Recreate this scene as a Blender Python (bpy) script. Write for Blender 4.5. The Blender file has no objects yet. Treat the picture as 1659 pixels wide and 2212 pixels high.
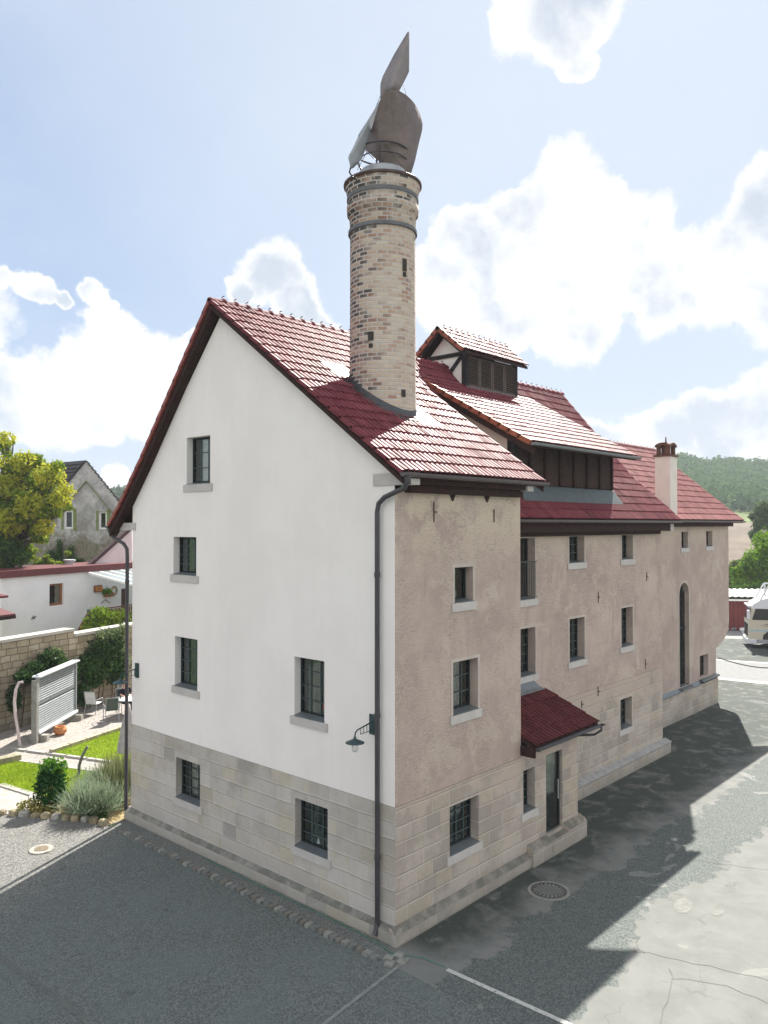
import bpy, bmesh, math, random
import numpy as np
from mathutils import Vector, Matrix
rnd = random.Random(7)
SC = bpy.context.scene
COL = SC.collection
# ---------------------------------------------------------------- camera, sky, sun
CW, CH, CF = 1659.0, 2212.0, 1718.9
YAW, PIT, ROL = math.radians(42.239), math.radians(0.901), math.radians(-0.029)
CAM = Vector((-11.772, -10.402, 8.2))
FW = Vector((math.cos(PIT)*math.cos(YAW), math.cos(PIT)*math.sin(YAW), math.sin(PIT)))
_r = Vector((math.sin(YAW), -math.cos(YAW), 0)); _u = _r.cross(FW)
RT = _r*math.cos(ROL)+_u*math.sin(ROL); UP = -_r*math.sin(ROL)+_u*math.cos(ROL)
def ray(x, y): return FW + RT*((x-CW/2)/CF) - UP*((y-CH/2)/CF)
def pt(x, y, d): return CAM + ray(x, y)*d
def pg(x, y, z=0.0):
    r = ray(x, y); return CAM + r*((z-CAM.z)/r.z)
cd = bpy.data.cameras.new('camera'); cam = bpy.data.objects.new('camera', cd); COL.objects.link(cam)
cd.sensor_fit = 'HORIZONTAL'; cd.sensor_width = 36; cd.lens = 36*CF/CW; cd.clip_start = .1; cd.clip_end = 6000
m = Matrix((RT, UP, -FW)).transposed().to_4x4(); m.translation = CAM; cam.matrix_world = m
SC.camera = cam
SC.view_settings.view_transform = 'Standard'; SC.view_settings.look = 'None'
SC.view_settings.exposure = 1.9; SC.view_settings.gamma = 1
SC.view_settings.use_curve_mapping = False
SUN = Vector((1.01, .445, 1.0)).normalized()
EL = math.asin(SUN.z)
sl = bpy.data.lights.new('sun', 'SUN'); sl.energy = 3.6; sl.angle = math.radians(.5); sl.color = (1, .95, .87)
so = bpy.data.objects.new('sun', sl); COL.objects.link(so); so.rotation_euler = (-SUN).to_track_quat('-Z', 'Y').to_euler()

class NT:
    def __init__(s, tree): s.t = tree; s.n = tree.nodes; s.l = tree.links
    def add(s, typ, ins=None, **kw):
        n = s.n.new(typ)
        for k, v in kw.items(): setattr(n, k, v)
        for k, v in (ins or {}).items():
            if hasattr(v, 'bl_idname') or isinstance(v, bpy.types.NodeSocket):
                s.l.new(v if isinstance(v, bpy.types.NodeSocket) else v.outputs[0], n.inputs[k])
            else: n.inputs[k].default_value = v
        return n
    def m(s, op, a, b=0.0, c=None, clamp=False):
        d = {0: a, 1: b}
        if c is not None: d[2] = c
        n = s.add('ShaderNodeMath', d, operation=op); n.use_clamp = clamp; return n.outputs[0]
    def mix(s, f, a, b):
        n = s.n.new('ShaderNodeMix'); n.data_type = 'RGBA'
        for i, v in ((0, f), (6, a), (7, b)):
            if isinstance(v, bpy.types.NodeSocket): s.l.new(v, n.inputs[i])
            else:
                n.inputs[i].default_value = v if i == 0 else (tuple(v)+(1,))[:4]
        return n.outputs[2]
    def ss(s, v, a, b):
        n = s.add('ShaderNodeMapRange', {0: v, 1: a, 2: b}, interpolation_type='SMOOTHSTEP'); return n.outputs[0]
    def noise(s, vec, scale, detail=4, rough=.5, dist=0):
        n = s.add('ShaderNodeTexNoise', {'Scale': scale, 'Detail': detail, 'Roughness': rough, 'Distortion': dist})
        if vec is not None: s.l.new(vec, n.inputs['Vector'])
        return n.outputs[0]
    def ramp(s, f, stops):
        n = s.n.new('ShaderNodeValToRGB'); s.l.new(f, n.inputs[0]); e = n.color_ramp.elements
        while len(e) < len(stops): e.new(.5)
        for i, (p, c) in enumerate(stops): e[i].position = p; e[i].color = (tuple(c)+(1,))[:4]
        return n.outputs[0]

w = bpy.data.worlds.new('World'); SC.world = w; w.use_nodes = True
w.node_tree.nodes.clear(); N = NT(w.node_tree)
sky = N.add('ShaderNodeTexSky', sky_type='NISHITA'); sky.sun_disc = False; sky.sun_elevation = EL
sky.sun_rotation = math.atan2(SUN.x, SUN.y); sky.air_density = 1.0; sky.dust_density = .7; sky.ozone_density = 1.6
tc = N.add('ShaderNodeTexCoord').outputs['Generated']
dirn = N.add('ShaderNodeVectorMath', {0: tc}, operation='NORMALIZE').outputs[0]
wn = N.add('ShaderNodeTexNoise', {'Vector': dirn, 'Scale': 9.0, 'Detail': 5.0, 'Roughness': .6}).outputs[1]
wv = N.add('ShaderNodeVectorMath', {0: wn, 1: (.5, .5, .5)}, operation='SUBTRACT').outputs[0]
wv = N.add('ShaderNodeVectorMath', {0: wv, 3: .10}, operation='SCALE').outputs[0]
dw = N.add('ShaderNodeVectorMath', {0: dirn, 1: wv}, operation='ADD').outputs[0]
dw = N.add('ShaderNodeVectorMath', {0: dw}, operation='NORMALIZE').outputs[0]
BL = [(1215,400,95),(1125,470,75),(1020,520,90),(1260,470,120),(1330,560,130),(1160,600,150),(1000,630,120),(1450,610,120),
 (1560,600,110),(1640,560,120),(1700,430,110),(1640,470,60),(1700,600,160),(930,590,60),(1100,690,90),(1240,690,110),(580,600,85),(640,670,75),(700,720,65),(500,640,40),
 (235,735,85),(170,800,90),(300,800,90),(80,860,110),(0,860,110),(380,790,70),(200,880,100),(420,740,40),(330,880,90),(60,640,45),(120,655,30),(5,632,30),(215,630,45),(250,655,25),
 (1150,30,100),(1210,90,60),(1235,140,40),(1270,20,70),(1080,60,45),(1440,930,95),(1530,900,80),(1620,880,90),(1350,940,60),(1700,900,110),(1300,920,40),
 (-140,700,150),(-300,560,140),(1900,300,160),(2050,700,220),(240,1050,40),(1560,970,90)]
fld = None
for (x, y, r) in BL:
    d = ray(x, y).normalized(); dt = N.add('ShaderNodeVectorMath', {0: dw, 1: tuple(d)}, operation='DOT_PRODUCT').outputs['Value']
    rr = 1-math.cos(r/CF*.88)
    v = N.m('MULTIPLY_ADD', N.m('SUBTRACT', 1.0, dt), -1/rr, 1.0)
    fld = v if fld is None else N.m('SMOOTH_MAX', fld, v, .25)
# clouds elsewhere round the sky
gen = N.noise(dirn, 2.6, 7, .58); sepd = N.add('ShaderNodeSeparateXYZ', {0: dirn})
front = N.add('ShaderNodeVectorMath', {0: dirn, 1: tuple(FW)}, operation='DOT_PRODUCT').outputs['Value']
gv = N.m('MULTIPLY', N.m('SUBTRACT', gen, .47), 9.0)
gv = N.m('SUBTRACT', gv, N.m('MULTIPLY', N.ss(front, .55, .8), 6.0))
fld = N.m('MAXIMUM', fld, gv)
nz = N.noise(dw, 20, 10, .66)
fz = N.m('ADD', fld, N.m('MULTIPLY', N.m('SUBTRACT', nz, .5), 1.7))
mask = N.ss(fz, -.16, .40)
sh = N.noise(dirn, 7.5, 6, .55)
inner = N.m('MULTIPLY', N.ss(fz, .2, .9), N.ss(sh, .44, .60))
ccol = N.mix(inner, (5.45, 5.5, 5.55), (3.45, 3.85, 4.4))
ccol = N.mix(N.ss(front, .35, -.4), ccol, (9.0, 8.9, 8.7))  # unseen clouds behind the camera brightened to lift the shaded gable wall
veil = N.m('MULTIPLY', N.ss(N.noise(dirn, 3.0, 6, .6), .35, .75), .35)
_sc = N.add('ShaderNodeSeparateColor', {0: sky.outputs[0]})
_ch = [N.m('MULTIPLY', N.m('DIVIDE', _sc.outputs[i], N.m('ADD', _sc.outputs[i], 4.5)), k) for i, k in enumerate((4.4, 5.3, 6.9))]
skyc = N.add('ShaderNodeCombineColor', {0: _ch[0], 1: _ch[1], 2: _ch[2]}).outputs[0]
skc = N.mix(veil, skyc, (4.0, 4.5, 5.2))
glow = N.m('MULTIPLY', N.ss(N.add('ShaderNodeVectorMath', {0: dirn, 1: tuple(SUN)}, operation='DOT_PRODUCT').outputs['Value'], .58, .98), .62)
skc = N.mix(glow, skc, (4.4, 4.8, 5.2))
low = N.m('MULTIPLY', N.ss(sepd.outputs[2], .22, -.02), .62)
skc = N.mix(low, skc, (4.1, 4.4, 4.8))
fin = N.mix(mask, skc, ccol)
bg = N.add('ShaderNodeBackground', {0: fin, 1: .052}); out = N.add('ShaderNodeOutputWorld'); N.l.new(bg.outputs[0], out.inputs[0])

# ---------------------------------------------------------------- materials
MATS = {}
def mat(name, build):
    if name in MATS: return MATS[name]
    m = bpy.data.materials.new(name); m.use_nodes = True; m.node_tree.nodes.clear(); T = NT(m.node_tree)
    o = T.add('ShaderNodeOutputMaterial'); r = build(T); T.l.new(r.outputs[0], o.inputs[0]); MATS[name] = m; return m
def prin(T, col, rough=.7, spec=.4, metal=0, bump=None, bs=.3, bd=.02, **kw):
    p = T.n.new('ShaderNodeBsdfPrincipled')
    for k, v in (('Base Color', col), ('Roughness', rough), ('Metallic', metal), ('Specular IOR Level', spec)):
        if isinstance(v, bpy.types.NodeSocket): T.l.new(v, p.inputs[k])
        else: p.inputs[k].default_value = (tuple(v)+(1,))[:4] if k == 'Base Color' else v
    for k, v in kw.items(): p.inputs[k.replace('_', ' ')].default_value = v
    if bump is not None:
        b = T.add('ShaderNodeBump', {'Strength': bs, 'Distance': bd, 'Height': bump}); T.l.new(b.outputs[0], p.inputs['Normal'])
    return p
def pos(T): return T.add('ShaderNodeNewGeometry').outputs['Position']
def simple(name, col, rough=.6, spec=.4, metal=0, var=.15, sc=6, bs=.15):
    def b(T):
        P = pos(T); n = T.noise(P, sc, 6, .6); n2 = T.noise(P, sc*9, 3, .6)
        f = T.m('ADD', T.m('MULTIPLY', n, .7), T.m('MULTIPLY', n2, .3))
        c = T.mix(T.ss(f, .3, .7), [v*(1-var) for v in col], [min(1, v*(1+var)) for v in col])
        return prin(T, c, rough, spec, metal, n2, bs, .01)
    return mat(name, b)
def blocks(T, w_, h_, mort, jit=.35, uvn=None):
    """random coursed masonry on UV (metres). returns id random, mortar mask, random2"""
    uv = T.add('ShaderNodeUVMap').outputs[0]
    if uvn:
        nn = T.add('ShaderNodeTexNoise', {'Vector': uv, 'Scale': 2.2, 'Detail': 3.0}).outputs[1]
        nn = T.add('ShaderNodeVectorMath', {0: nn, 1: (.5, .5, .5)}, operation='SUBTRACT').outputs[0]
        nn = T.add('ShaderNodeVectorMath', {0: nn, 3: uvn}, operation='SCALE').outputs[0]
        uv = T.add('ShaderNodeVectorMath', {0: uv, 1: nn}, operation='ADD').outputs[0]
    s = T.add('ShaderNodeSeparateXYZ', {0: uv}); u, v = s.outputs[0], s.outputs[1]
    vr = T.m('DIVIDE', v, h_); row = T.m('FLOOR', vr); fv = T.m('SUBTRACT', vr, row)
    rr = T.add('ShaderNodeTexWhiteNoise', {'W': row}, noise_dimensions='1D').outputs[0]
    us = T.m('ADD', T.m('MULTIPLY', T.m('DIVIDE', u, w_), T.m('MULTIPLY_ADD', rr, jit*2, 1-jit)), T.m('MULTIPLY', rr, 17.3))
    if jit < .1: us = T.m('ADD', T.m('DIVIDE', u, w_), T.m('MULTIPLY', T.m('MODULO', row, 2.0), .5))
    cl = T.m('FLOOR', us); fu = T.m('SUBTRACT', us, cl)
    cb = T.add('ShaderNodeCombineXYZ', {0: cl, 1: row})
    wn = T.add('ShaderNodeTexWhiteNoise', {'Vector': cb}, noise_dimensions='2D')
    # irregular joint inside each block
    eu = T.m('MULTIPLY', T.m('MINIMUM', fu, T.m('SUBTRACT', 1.0, fu)), w_)
    ev = T.m('MULTIPLY', T.m('MINIMUM', fv, T.m('SUBTRACT', 1.0, fv)), h_)
    e = T.m('MINIMUM', eu, ev)
    mm = T.m('SUBTRACT', 1.0, T.ss(e, mort*.5, mort*1.3))
    sp = T.add('ShaderNodeSeparateColor', {0: wn.outputs[1]})
    return wn.outputs[0], mm, sp.outputs[1], e
def M_white():
    def b(T):
        P = pos(T); n = T.noise(P, .5, 5, .6); st = T.add('ShaderNodeMapping', {0: P, 3: (3, 3, .25)}).outputs[0]
        n2 = T.noise(st, 1.2, 5, .6); n3 = T.noise(P, 60, 3, .6)
        f = T.m('ADD', T.m('MULTIPLY', n, .75), T.m('MULTIPLY', n2, .25))
        c = T.mix(T.ss(f, .35, .65), (.765, .72, .685), (.815, .775, .74))
        c = T.mix(T.m('MULTIPLY', T.m('MULTIPLY', T.ss(n2, .54, .68), T.ss(T.noise(P, .9, 3), .45, .6)), .22), c, (.60, .58, .55))
        return prin(T, c, .85, .2, 0, n3, .25, .004)
    return mat('white_plaster', b)
def M_beige():
    def b(T):
        P = pos(T); n1 = T.noise(P, .55, 8, .62, .4); n2 = T.noise(P, 2.3, 7, .65, .3); n3 = T.noise(P, 30, 5, .7)
        sp = T.noise(T.add('ShaderNodeMapping', {0: P, 3: (7, 7, 30)}).outputs[0], 1.0, 5, .7)
        c = T.mix(T.ss(n1, .36, .64), (.42, .33, .288), (.51, .413, .358))
        c = T.mix(T.m('MULTIPLY', T.ss(n2, .48, .7), .35), c, (.35, .285, .25))
        c = T.mix(T.m('MULTIPLY', T.ss(T.noise(P, .8, 7, .68, .5), .54, .60), .45), c, (.57, .49, .40))
        z = T.add('ShaderNodeSeparateXYZ', {0: P}).outputs[2]
        c = T.mix(T.m('MULTIPLY', T.m('MULTIPLY', T.ss(z, 6.8, 8.6), T.ss(T.noise(P, .9, 6, .65), .40, .50)), .8), c, (.62, .53, .41))
        gr = T.m('MULTIPLY', T.ss(T.m('ADD', n3, T.m('MULTIPLY', sp, .6)), .76, .95), .6)
        gr = T.m('MULTIPLY', gr, T.ss(T.noise(P, .7, 5, .6), .35, .6)); c = T.mix(gr, c, (.22, .18, .16))
        h = T.m('ADD', T.m('MULTIPLY', n3, .5), T.m('ADD', sp, T.m('MULTIPLY', n2, 1.5)))
        s3 = T.noise(T.add('ShaderNodeMapping', {0: P, 3: (2.2, 2.2, .16)}).outputs[0], 1.6, 5, .62)
        c = T.mix(T.m('MULTIPLY', T.m('MULTIPLY', T.ss(s3, .55, .7), T.ss(T.noise(P, .5, 3), .4, .6)), .35), c, (.26, .215, .19))
        return prin(T, c, .92, .12, 0, h, .8, .03)
    return mat('beige_render', b)
def M_ashlar(name, tones, mort, mcol, w_=.62, h_=.31, mf=.6, rough=.9, warp=.05, blend=None):
    def b(T):
        r, mm, r2, e = blocks(T, w_, h_, mort, .35, warp); P = pos(T)
        n = T.noise(P, 3, 7, .65); n3 = T.noise(P, 28, 5, .7); nb = T.noise(P, .8, 5, .6)
        c = T.ramp(r, [(i/(len(tones)-1), t) for i, t in enumerate(tones)])
        c = T.mix(T.m('MULTIPLY', T.ss(n, .4, .7), .45), c, [v*.8 for v in tones[0]])
        c = T.mix(T.m('MULTIPLY', T.ss(nb, .45, .62), .6), c, [v*1.02 for v in mcol])
        c = T.mix(T.m('MULTIPLY', mm, mf), c, mcol)
        c = T.mix(T.m('MULTIPLY', T.ss(n3, .5, .75), .3), c, [v*.62 for v in tones[0]])
        z = T.add('ShaderNodeSeparateXYZ', {0: P}).outputs[2]
        c = T.mix(T.m('MULTIPLY', T.ss(T.m('ADD', z, T.m('MULTIPLY', n, 1.0)), 1.15, .45), .5), c, (.22, .22, .19))
        if blend:
            c = T.mix(T.m('MULTIPLY', T.ss(T.m('ADD', z, T.m('MULTIPLY', T.m('SUBTRACT', nb, .5), 4.5)), blend[0], blend[0]+.25), .85), c, (.44, .36, .305))
        h = T.m('ADD', T.m('MULTIPLY', T.ss(e, 0, .03), .9), T.m('ADD', T.m('MULTIPLY', n, .6), T.m('MULTIPLY', n3, .35)))
        nz_ = T.add('ShaderNodeSeparateXYZ', {0: T.add('ShaderNodeNewGeometry').outputs['True Normal']}).outputs[2]
        c = T.mix(T.m('MULTIPLY', T.ss(nz_, .3, .6), T.m('MULTIPLY_ADD', T.ss(n, .35, .6), .4, .45)), c, (.10, .105, .09))
        return prin(T, c, rough, .12, 0, h, .6, .022)
    return mat(name, b)
def M_brick():
    def b(T):
        r, mm, r2, e = blocks(T, .235, .098, .016, 0.0, .012); P = pos(T)
        n = T.noise(P, 1.1, 4, .6); n3 = T.noise(P, 35, 5, .7)
        s = T.add('ShaderNodeSeparateXYZ', {0: T.add('ShaderNodeUVMap').outputs[0]})
        # more dark bricks on the north-west flank and up at the crown
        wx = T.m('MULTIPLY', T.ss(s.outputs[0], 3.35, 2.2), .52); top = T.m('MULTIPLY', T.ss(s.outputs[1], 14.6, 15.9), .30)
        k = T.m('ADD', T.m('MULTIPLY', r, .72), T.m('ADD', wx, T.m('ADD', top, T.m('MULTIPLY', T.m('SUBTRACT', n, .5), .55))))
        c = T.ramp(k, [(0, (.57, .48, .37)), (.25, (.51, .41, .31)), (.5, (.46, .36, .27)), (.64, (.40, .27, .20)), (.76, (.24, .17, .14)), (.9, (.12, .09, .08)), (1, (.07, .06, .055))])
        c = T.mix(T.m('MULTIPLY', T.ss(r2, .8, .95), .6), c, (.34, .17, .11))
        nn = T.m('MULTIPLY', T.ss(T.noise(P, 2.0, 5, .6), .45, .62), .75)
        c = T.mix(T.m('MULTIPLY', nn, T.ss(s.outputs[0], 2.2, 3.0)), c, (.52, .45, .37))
        c = T.mix(T.m('MULTIPLY', mm, .92), c, (.56, .53, .49))
        c = T.mix(T.m('MULTIPLY', T.ss(n3, .5, .8), .35), c, (.25, .2, .16))
        h = T.m('ADD', T.m('MULTIPLY', T.ss(e, 0, .015), 1.0), T.m('MULTIPLY', n3, .5))
        return prin(T, c, .88, .2, 0, h, .8, .015)
    return mat('chimney_brick', b)
def M_tile(name, c0, c1, rough=.34):
    def b(T):
        P = pos(T); r, mm, r2, e = blocks(T, .29, .40, .004, 0.0)
        n = T.noise(P, 2.5, 5, .6); n3 = T.noise(P, 40, 4, .6)
        c = T.mix(r, c0, c1); c = T.mix(T.m('MULTIPLY', T.ss(r2, .86, .95), .5), c, [v*.55 for v in c0]); c = T.mix(T.m('MULTIPLY', T.ss(n, .42, .66), .45), c, [v*.6 for v in c0]); c = T.mix(T.m('MULTIPLY', T.ss(T.noise(P, 9, 5, .7), .62, .76), .2), c, (.23, .20, .17))
        c = T.mix(T.m('MULTIPLY', T.ss(n3, .55, .8), .25), c, (.12, .09, .08))
        rg = T.m('MULTIPLY_ADD', n3, .16, rough-.02)
        return prin(T, c, rg, .075, 0, n3, .2, .008)
    return mat(name, b)
def M_asphalt():
    def b(T):
        P = pos(T); n1 = T.noise(P, .22, 6, .6, .8); n2 = T.noise(P, 1.6, 7, .65, .5)
        g = T.add('ShaderNodeTexVoronoi', {'Vector': P, 'Scale': 42.0}); gc = T.add('ShaderNodeSeparateColor', {0: g.outputs['Color']}).outputs[0]
        n3 = T.noise(P, 60, 4, .7)
        c = T.mix(T.ss(n2, .3, .7), (.145, .150, .142), (.18, .184, .173))
        py_ = T.m('ADD', T.add('ShaderNodeSeparateXYZ', {0: P}).outputs[1], T.m('MULTIPLY', T.m('SUBTRACT', T.m('ADD', n1, T.m('MULTIPLY', n2, .5)), .75), 2.4))
        rough_zone = T.m('MULTIPLY', T.ss(py_, -3.45, -3.35), T.m('SUBTRACT', 1.0, T.ss(py_, -1.5, -1.35)))
        sp = T.m('MULTIPLY', T.m('ADD', T.m('MULTIPLY', T.ss(gc, .35, .75), .6), T.m('MULTIPLY', T.ss(n3, .45, .65), .4)), 1.0)
        cr = T.mix(sp, (.062, .075, .071), (.165, .182, .173))
        c = T.mix(rough_zone, c, cr)
        c = T.mix(T.m('MULTIPLY', T.ss(n3, .45, .75), .28), c, (.12, .12, .112))
        # pale worn repair patches and dark damp stains
        pa = T.ss(T.m('ADD', T.noise(P, .42, 5, .55, 1.5), T.m('MULTIPLY', n2, .1)), .69, .705)
        c = T.mix(T.m('MULTIPLY', pa, .6), c, (.23, .235, .22))
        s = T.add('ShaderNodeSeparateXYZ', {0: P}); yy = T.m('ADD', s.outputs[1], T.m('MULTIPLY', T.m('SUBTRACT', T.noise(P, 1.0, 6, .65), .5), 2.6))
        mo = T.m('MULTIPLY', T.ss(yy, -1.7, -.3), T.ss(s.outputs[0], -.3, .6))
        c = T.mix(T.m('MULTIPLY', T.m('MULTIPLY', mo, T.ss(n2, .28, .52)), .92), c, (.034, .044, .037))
        # cracks
        vc = T.add('ShaderNodeTexVoronoi', {'Scale': .33}, feature='DISTANCE_TO_EDGE')
        wv = T.add('ShaderNodeVectorMath', {0: P, 1: T.add('ShaderNodeVectorMath', {0: T.add('ShaderNodeTexNoise', {'Vector': P, 'Scale': 1.3, 'Detail': 5.0}).outputs[1], 3: 1.1}, operation='SCALE').outputs[0]}, operation='ADD')
        T.l.new(wv.outputs[0], vc.inputs['Vector'])
        ck = T.m('MULTIPLY', T.m('SUBTRACT', 1.0, T.ss(vc.outputs[0], .001, .006)), T.ss(T.noise(P, .5, 3), .47, .56))
        c = T.mix(T.m('MULTIPLY', ck, .3), c, (.06, .065, .05))
        h = T.m('ADD', T.m('MULTIPLY', n3, .5), T.m('MULTIPLY', gc, T.m('MULTIPLY', rough_zone, .8)))
        return prin(T, c, .88, .25, 0, h, .55, .012)
    return mat('worn_asphalt', b)
def M_gravel(name='gravel_asphalt', lo=(.068, .082, .079), hi=(.19, .21, .20), sc=42):
    def b(T):
        P = pos(T); g = T.add('ShaderNodeTexVoronoi', {'Vector': P, 'Scale': float(sc)}); s = T.add('ShaderNodeSeparateColor', {0: g.outputs['Color']})
        n3 = T.noise(P, 70, 4, .7); n2 = T.noise(P, .7, 6, .6)
        f = T.m('ADD', T.m('MULTIPLY', T.ss(s.outputs[0], .2, .95), .7), T.m('MULTIPLY', n3, .3))
        c = T.mix(f, lo, hi); c = T.mix(T.m('MULTIPLY', T.ss(n2, .40, .66), .5), c, [v*1.9 for v in lo])
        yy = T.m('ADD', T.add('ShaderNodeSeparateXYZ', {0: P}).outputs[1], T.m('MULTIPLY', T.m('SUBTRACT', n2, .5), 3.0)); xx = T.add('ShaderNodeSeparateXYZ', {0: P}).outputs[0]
        if name == 'gravel_asphalt': c = T.mix(T.m('MULTIPLY', T.ss(T.m('SUBTRACT', yy, T.m('MULTIPLY', xx, .45)), 8.2, 10.5), 1.0), c, T.mix(f, (.075, .075, .07), (.28, .275, .258)))  # gravel paler past the gable's shadow edge: sunlight put into the colour
        bl = T.m('MULTIPLY', T.ss(T.noise(P, 1.9, 5, .6), .63, .72), .45); c = T.mix(bl, c, [v*.6 for v in lo])
        h = T.m('ADD', T.m('SUBTRACT', 1.0, g.outputs['Distance']), T.m('MULTIPLY', n3, .4))
        return prin(T, c, .9, .2, 0, h, .8, .02)
    return mat(name, b)
def M_leaf(name, a, b_, tr=.35):
    def b(T):
        P = pos(T); oi = T.add('ShaderNodeNewGeometry').outputs['Random Per Island']; n = T.noise(P, .9, 4, .6)
        f = T.m('ADD', T.m('MULTIPLY', oi, .55), T.m('MULTIPLY', T.ss(n, .3, .7), .45))
        c = T.mix(f, a, b_); p = prin(T, c, .65, .12)
        t = T.add('ShaderNodeBsdfTranslucent', {0: c}); p.inputs['Specular IOR Level'].default_value = .0 if name == 'forest_leaf' else .12; return T.add('ShaderNodeMixShader', {0: tr, 1: p, 2: t})
    return mat(name, b)
def M_glass():
    def b(T):
        lw = T.add('ShaderNodeFresnel', {0: 1.5}); P = pos(T)
        bp = T.add('ShaderNodeBump', {'Strength': .06, 'Distance': .02, 'Height': T.noise(P, 2.2, 2, .5)})
        gl = T.add('ShaderNodeBsdfGlossy', {'Roughness': .02, 'Color': (1, 1, 1, 1), 'Normal': bp}); tr = T.add('ShaderNodeBsdfTransparent', {0: (.66, .72, .70, 1)})
        f = T.m('MULTIPLY_ADD', lw.outputs[0], .85, .01)
        return T.add('ShaderNodeMixShader', {0: f, 1: tr, 2: gl})
    return mat('window_glass', b)
WHITE = M_white(); BEIGE = M_beige()
ASH_G = M_ashlar('grey_sandstone', [(.41, .375, .335), (.48, .445, .405), (.42, .385, .34), (.51, .475, .43), (.46, .41, .31), (.33, .31, .285)], .012, (.50, .475, .445), .66, .335, .42)
ASH_B = M_ashlar('beige_sandstone', [(.38, .325, .275), (.45, .39, .335), (.32, .28, .245), (.43, .37, .285), (.31, .275, .25), (.40, .335, .29)], .016, (.50, .44, .385), .62, .32, .62, blend=(2.35,))
RUBBLE = M_ashlar('garden_sandstone', [(.27, .22, .15), (.40, .35, .26), (.33, .28, .19), (.46, .41, .32), (.22, .18, .13)], .022, (.13, .10, .07), .5, .27, .8, .9, .12)
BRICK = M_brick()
TILE = M_tile('clay_tile', (.15, .035, .044), (.205, .054, .063), .5)
TILE_F = M_tile('faded_clay_tile', (.23, .088, .088), (.29, .12, .115), .55)
TILE_O = simple('orange_clay', (.26, .07, .035), .5, .4, 0, .3, 9)
TILE_E = simple('edge_clay', (.26, .06, .045), .45, .4, 0, .3, 9)
DARKRF = simple('dark_slate_tile', (.035, .032, .034), .6, .4, 0, .3, 5, .4)
WOOD = simple('dark_brown_timber', (.038, .021, .019), .85, .12, 0, .3, 8)
WOODL = simple('shutter_timber', (.050, .031, .026), .85, .12, 0, .3, 12)
TIMB = simple('black_timber', (.028, .024, .026), .85, .12, 0, .3, 8)
METAL = simple('zinc_grey', (.16, .18, .19), .42, .5, .3, .15, 3)
GUT = simple('brown_gutter_metal', (.085, .068, .072), .42, .5, .2, .15, 5)
PIPE = simple('dark_pipe_metal', (.052, .048, .055), .38, .5, .2, .2, 2)
LEAD = simple('lead_flashing', (.055, .06, .068), .5, .5, .3, .3, 4)
SURR = simple('surround_render', (.47, .41, .36), .9, .1, 0, .1, 3)
COPE = simple('plinth_coping_stone', (.30, .295, .285), .9, .15, 0, .2, 4, .5)
SILL = simple('grey_sill_stone', (.47, .445, .42), .85, .2, 0, .1, 3)
SILLM = simple('sill_metal', (.14, .16, .17), .4, .5, .3, .1, 3)
FRAME = simple('dark_window_frame', (.014, .020, .021), .6, .2, 0, .15, 5)
BARS = simple('glazing_bar_grey', (.06, .085, .088), .6, .2, 0, .1, 5)
CURT = simple('curtain_cloth', (.62, .60, .56), .9, .1, 0, .12, 14)
DARK = simple('interior_dark', (.05, .045, .04), .9, .1)
GLASS = M_glass()
STEEL = simple('weathered_steel', (.21, .185, .185), .5, .4, .35, .22, 1.2, .1)
STEELG = simple('galvanised_steel', (.34, .36, .38), .45, .5, .4, .15, 2)
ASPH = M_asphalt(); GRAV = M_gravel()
PAVE = M_gravel('pale_grit', (.17, .155, .14), (.43, .40, .37), 22)
CONC = simple('pale_concrete', (.34, .325, .30), .9, .2, 0, .2, 2.5, .4)
STONE = simple('kerb_stone', (.30, .285, .25), .9, .2, 0, .35, 7, .6)
GRASSM = M_leaf('grass_blade', (.16, .26, .012), (.34, .44, .03), .35)
LAWN = simple('lawn_soil', (.15, .21, .015), .95, .1, 0, .35, 9, .6)
PAINT = simple('road_paint', (.32, .32, .30), .8, .2, 0, .28, 9, .3)
CAST = simple('cast_iron', (.09, .092, .088), .55, .5, .4, .3, 20, .5)
WPAINT = simple('white_paint', (.78, .78, .77), .5, .3, 0, .04, 3)
PWALL = simple('pale_wall_paint', (.70, .71, .73), .85, .2, 0, .06, .8)
MAROON = simple('maroon_metal', (.11, .022, .025), .5, .4, 0, .2, 4)
DKGREEN = simple('lamp_green', (.02, .05, .055), .35, .5, .2, .1, 5)

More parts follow.
